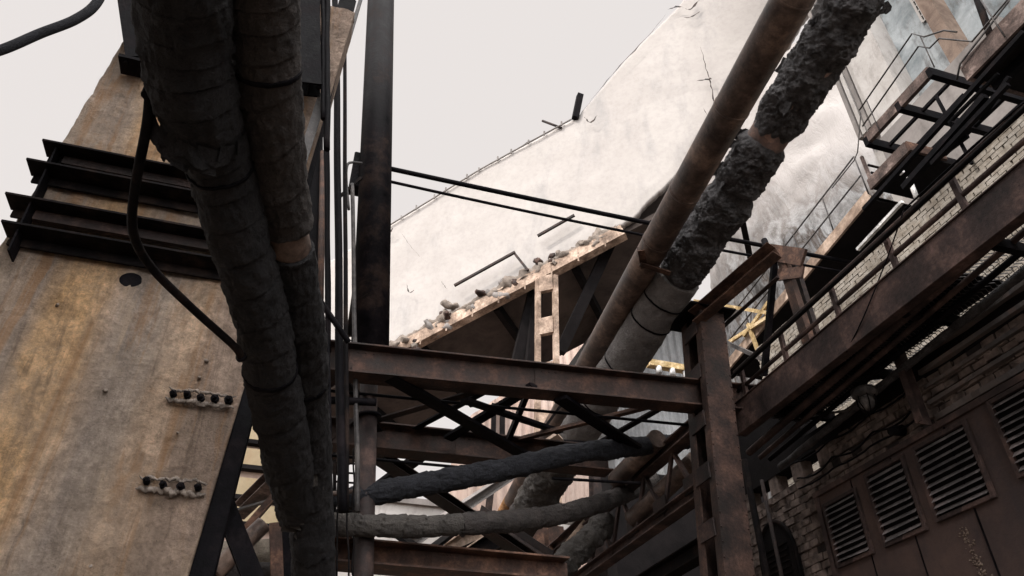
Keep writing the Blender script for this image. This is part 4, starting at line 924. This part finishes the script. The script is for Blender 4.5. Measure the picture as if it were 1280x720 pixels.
MB().tube([at(1215, -20, 'X', 15), at(1242, 55, 'X', 15)], .09, 8).build('pipe', 'steel_dark', label='dark pipe slanting down the stained facade', cat='pipe')
# landing platforms of the stair
SX = 9.2
def sxp(x, y): return at(x, y, 'X', SX)
# topmost landing: pinkish edge with dark underside
t0 = sxp(1212, 92)
tl_ = thing('landing', t0, 'topmost stair landing with pink edge and dark underside', 'platform')
MB().box((SX, -3, t0.z-.10), (SX+3.4, t0.y, t0.z+.0)).build('deck', 'near_black', tl_)
MB().box((SX-.05, -3, t0.z-.12), (SX-.002, t0.y, t0.z+.26)).build('edge_plate', 'steel_pink', tl_)
MB().box((SX-.05, t0.y+.002, t0.z-.12), (SX+3.4, t0.y+.06, t0.z+.2)).build('edge_plate', 'steel_pink', tl_)
for k in range(3): MB().bar((SX+.4+k, -3, t0.z-.2), (SX+.4+k, t0.y, t0.z-.2), .1, .16).build('joist', 'steel_black', tl_)
# open frame platform
c0, c1 = sxp(1086, 180), sxp(1160, 84); z_ = (c0.z+c1.z)/2
fp = thing('open_frame', (SX, (c0.y+c1.y)/2, z_), 'open steel frame platform with bare crossbars beside the stained facade', 'platform')
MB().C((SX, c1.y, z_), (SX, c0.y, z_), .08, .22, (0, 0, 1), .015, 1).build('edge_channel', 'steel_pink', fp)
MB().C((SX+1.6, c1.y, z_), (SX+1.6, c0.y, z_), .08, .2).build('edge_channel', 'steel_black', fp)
for yy in (c1.y, lerp(c1.y, c0.y, .47), c0.y): MB().bar((SX-.05, yy, z_-.06), (SX+2.3, yy, z_-.06), .10, .2).build('cross_member', 'steel_black', fp)
for xx in (.45, .95, 1.3): MB().bar((SX+xx, c1.y, z_-.05), (SX+xx, c0.y, z_-.05), .05, .06).build('slat', 'steel_black', fp)
MB().tube([(SX+2.0, -1, z_-.1), (SX+2.0, c0.y+.3, z_-.1)], .06, 8).build('side_tube', 'steel_black', fp)
# small landing
c0, c1 = sxp(1090, 236), sxp(1132, 184); z2 = (c0.z+c1.z)/2
sl = thing('landing', (SX, (c0.y+c1.y)/2, z2), 'small stair landing with sunlit rusty rim below the open frame', 'platform')
MB().box((SX+.002, c1.y, z2-.08), (SX+1.5, c0.y, z2)).build('deck', 'near_black', sl)
MB().box((SX-.05, c1.y-.04, z2-.1), (SX, c0.y, z2+.14)).build('edge_plate', 'steel_pink', sl)
MB().box((SX-.05, c1.y-.09, z2-.1), (SX+.75, c1.y-.042, z2+.12)).build('edge_plate', 'steel_rust', sl)
for (xx, yy) in ((SX+.02, c0.y-.03),): MB().bar((xx, yy, z2), (xx, yy, z2+.75), .05, .05, (1, 0, 0)).build('stanchion', 'steel_pink', sl)
for k in range(3): MB().bar((SX+.1, c0.y-.03, z2+.15+k*.2), (SX+1.4, c0.y-.03, z2+.15+k*.2), .03, .04).build('bar', 'steel_dark', sl)
# stair flight
a_, b_ = sxp(1086, 243), sxp(905, 462)
sf = thing('stair_flight', lerp(a_, b_, .5), 'long dark stair flight with pale stringer descending away behind the handrail', 'stairs')
d_ = (b_-a_)
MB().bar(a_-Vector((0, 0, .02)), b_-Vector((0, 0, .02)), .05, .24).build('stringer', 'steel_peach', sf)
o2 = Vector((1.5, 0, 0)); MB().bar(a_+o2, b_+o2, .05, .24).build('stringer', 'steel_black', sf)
vs = [a_+Vector((.03, 0, -.12)), b_+Vector((.03, 0, -.12)), b_+Vector((1.47, 0, -.12)), a_+Vector((1.47, 0, -.12))]; vs += [v+Vector((0, 0, .03)) for v in vs]
MB().add(vs, [[0, 1, 2, 3], [7, 6, 5, 4], [0, 4, 5, 1], [2, 6, 7, 3], [1, 5, 6, 2], [0, 3, 7, 4]]).build('soffit', 'near_black', sf)
for i in range(22):
    p = lerp(a_, b_, (i+.5)/22); MB().box((p.x+.04, p.y-.14, p.z-.05), (p.x+1.46, p.y+.14, p.z-.02)).build('tread', 'steel_dark', sf)
for s_, mt in ((0, 'lamp_grey'), (.55, 'lamp_grey')):
    v = Vector((0, 0, 1.0-s_*.9)); MB().tube([a_+v, b_+v], .018, 6).build('rail', mt, sf)
for i in range(6): p = lerp(a_, b_, i/5.2); MB().tube([p, p+Vector((0, 0, 1.0))], .014, 6).build('rail_post', 'lamp_grey', sf)
# thin upper railings
def wires(pts, X, r, label, mat='lamp_grey'):
    MB().tube([at(x, y, 'X', X) for x, y in pts], r, 6).build('railing', mat, label=label, cat='railing')
wires([(1074, 138), (1140, 42), (1155, 46), (1180, 38), (1196, 40)], 9.1, .016, 'upper bent railing wire in front of the louvred corner bay')
wires([(1078, 158), (1148, 58), (1162, 60), (1174, 48), (1215, 52), (1280, -25)], 9.1, .016, 'lower bent railing wire in front of the louvred corner bay')
wires([(1074, 138), (1076, 142), (1072, 190), (1068, 200), (1040, 235)], 9.1, .012, 'thin bent wire dropping beside the open frame')
wires([(1196, 100), (1200, 80), (1262, 0)], 9.1, .018, 'railing wire above the pink landing edge')
wires([(1150, 45), (1168, 84)], 9.1, .012, 'upright of the bent railing near the open frame corner')
wires([(1226, 0), (1256, 46)], 9.1, .014, 'thin upright wire above the topmost landing')
wires([(1083, 125), (1100, 165)], 9.1, .012, 'thin upright wire left of the open frame')
# support clutter beneath landings
for (p0, p1, w_, lb, mt) in (((1232, 120), (1130, 235), .10, 'thick black diagonal stay below the open frame', 'steel_black'), ((1260, 105), (1165, 205), .07, 'second black diagonal stay below the open frame', 'steel_black'),
        ((1280, 40), (1080, 262), .07, 'long black stay running above the brown handrail', 'steel_black')):
    a_ = at(*p0, 'X', 8.4); b_ = at(*p1, 'X', 8.4); MB().bar(a_, b_, w_, w_).build('stay', mt, label=lb, cat='stay')
for (p0, p1, w_, lb) in (((1205, 118), (1150, 178), .045, 'thin black stay nearest the open frame corner'), ((1248, 92), (1190, 150), .045, 'thin black stay between the topmost landing and the open frame'),
        ((1225, 150), (1262, 96), .06, 'short black stay under the topmost landing'), ((1150, 215), (1210, 170), .05, 'black stay rising from the small landing rim'), ((1170, 120), (1215, 205), .04, 'thin black stay crossing the others beneath the open frame')):
    MB().bar(at(*p0, 'X', 8.5), at(*p1, 'X', 8.5), w_, w_).build('stay', 'steel_black', label=lb, cat='stay', group='black stays beneath the landings')
a_ = at(1120, 205, 'X', 8.9); MB().tube([at(1136, 222, 'X', 8.9), at(1146, 248, 'X', 8.9)], .04, 10).build('tube_lamp', 'glass_pale', label='pale short tube hanging under the small landing', cat='lamp')
a_, b_ = at(1072, 312, 'X', 8.0), at(1128, 252, 'X', 8.0); MB().bar(a_, b_, .05, .05).build('light_rail', 'glass_pale', label='pale straight bar beneath the stair flight beside the handrail', cat='rail')
MB().tube([at(1126, 215, 'X', 8.9)+Vector((0, -.04, 0)), at(1126, 215, 'X', 8.9)+Vector((0, .04, 0))], .045, 12).build('round_lamp', 'glass_pale', label='small round white lamp under the small landing', cat='lamp')
yr = thing('yellow_railing', at(960, 400, 'X', 9.0), 'yellow railing bars at the foot of the stair flight', 'railing')
for (p0, p1) in (((868, 376), (965, 392)), ((930, 420), (965, 372)), ((905, 432), (962, 395)), ((935, 405), (948, 440))):
    MB().bar(at(*p0, 'X', 9.1), at(*p1, 'X', 9.1), .06, .08).build('bar', 'steel_yellow', yr)
MB().bar(at(895, 422, 'X', 7.2), at(960, 452, 'X', 7.2), .07, .07).build('strut', 'lamp_grey', label='grey pipe strut sloping from column cap toward the handrail', cat='strut')
# ------------------------------------------------------------------ render settings
S.render.engine = 'CYCLES'; S.cycles.max_bounces = 6
S.view_settings.view_transform = 'Standard'; S.view_settings.look = 'None'; S.view_settings.gamma = 1; S.view_settings.exposure = 0
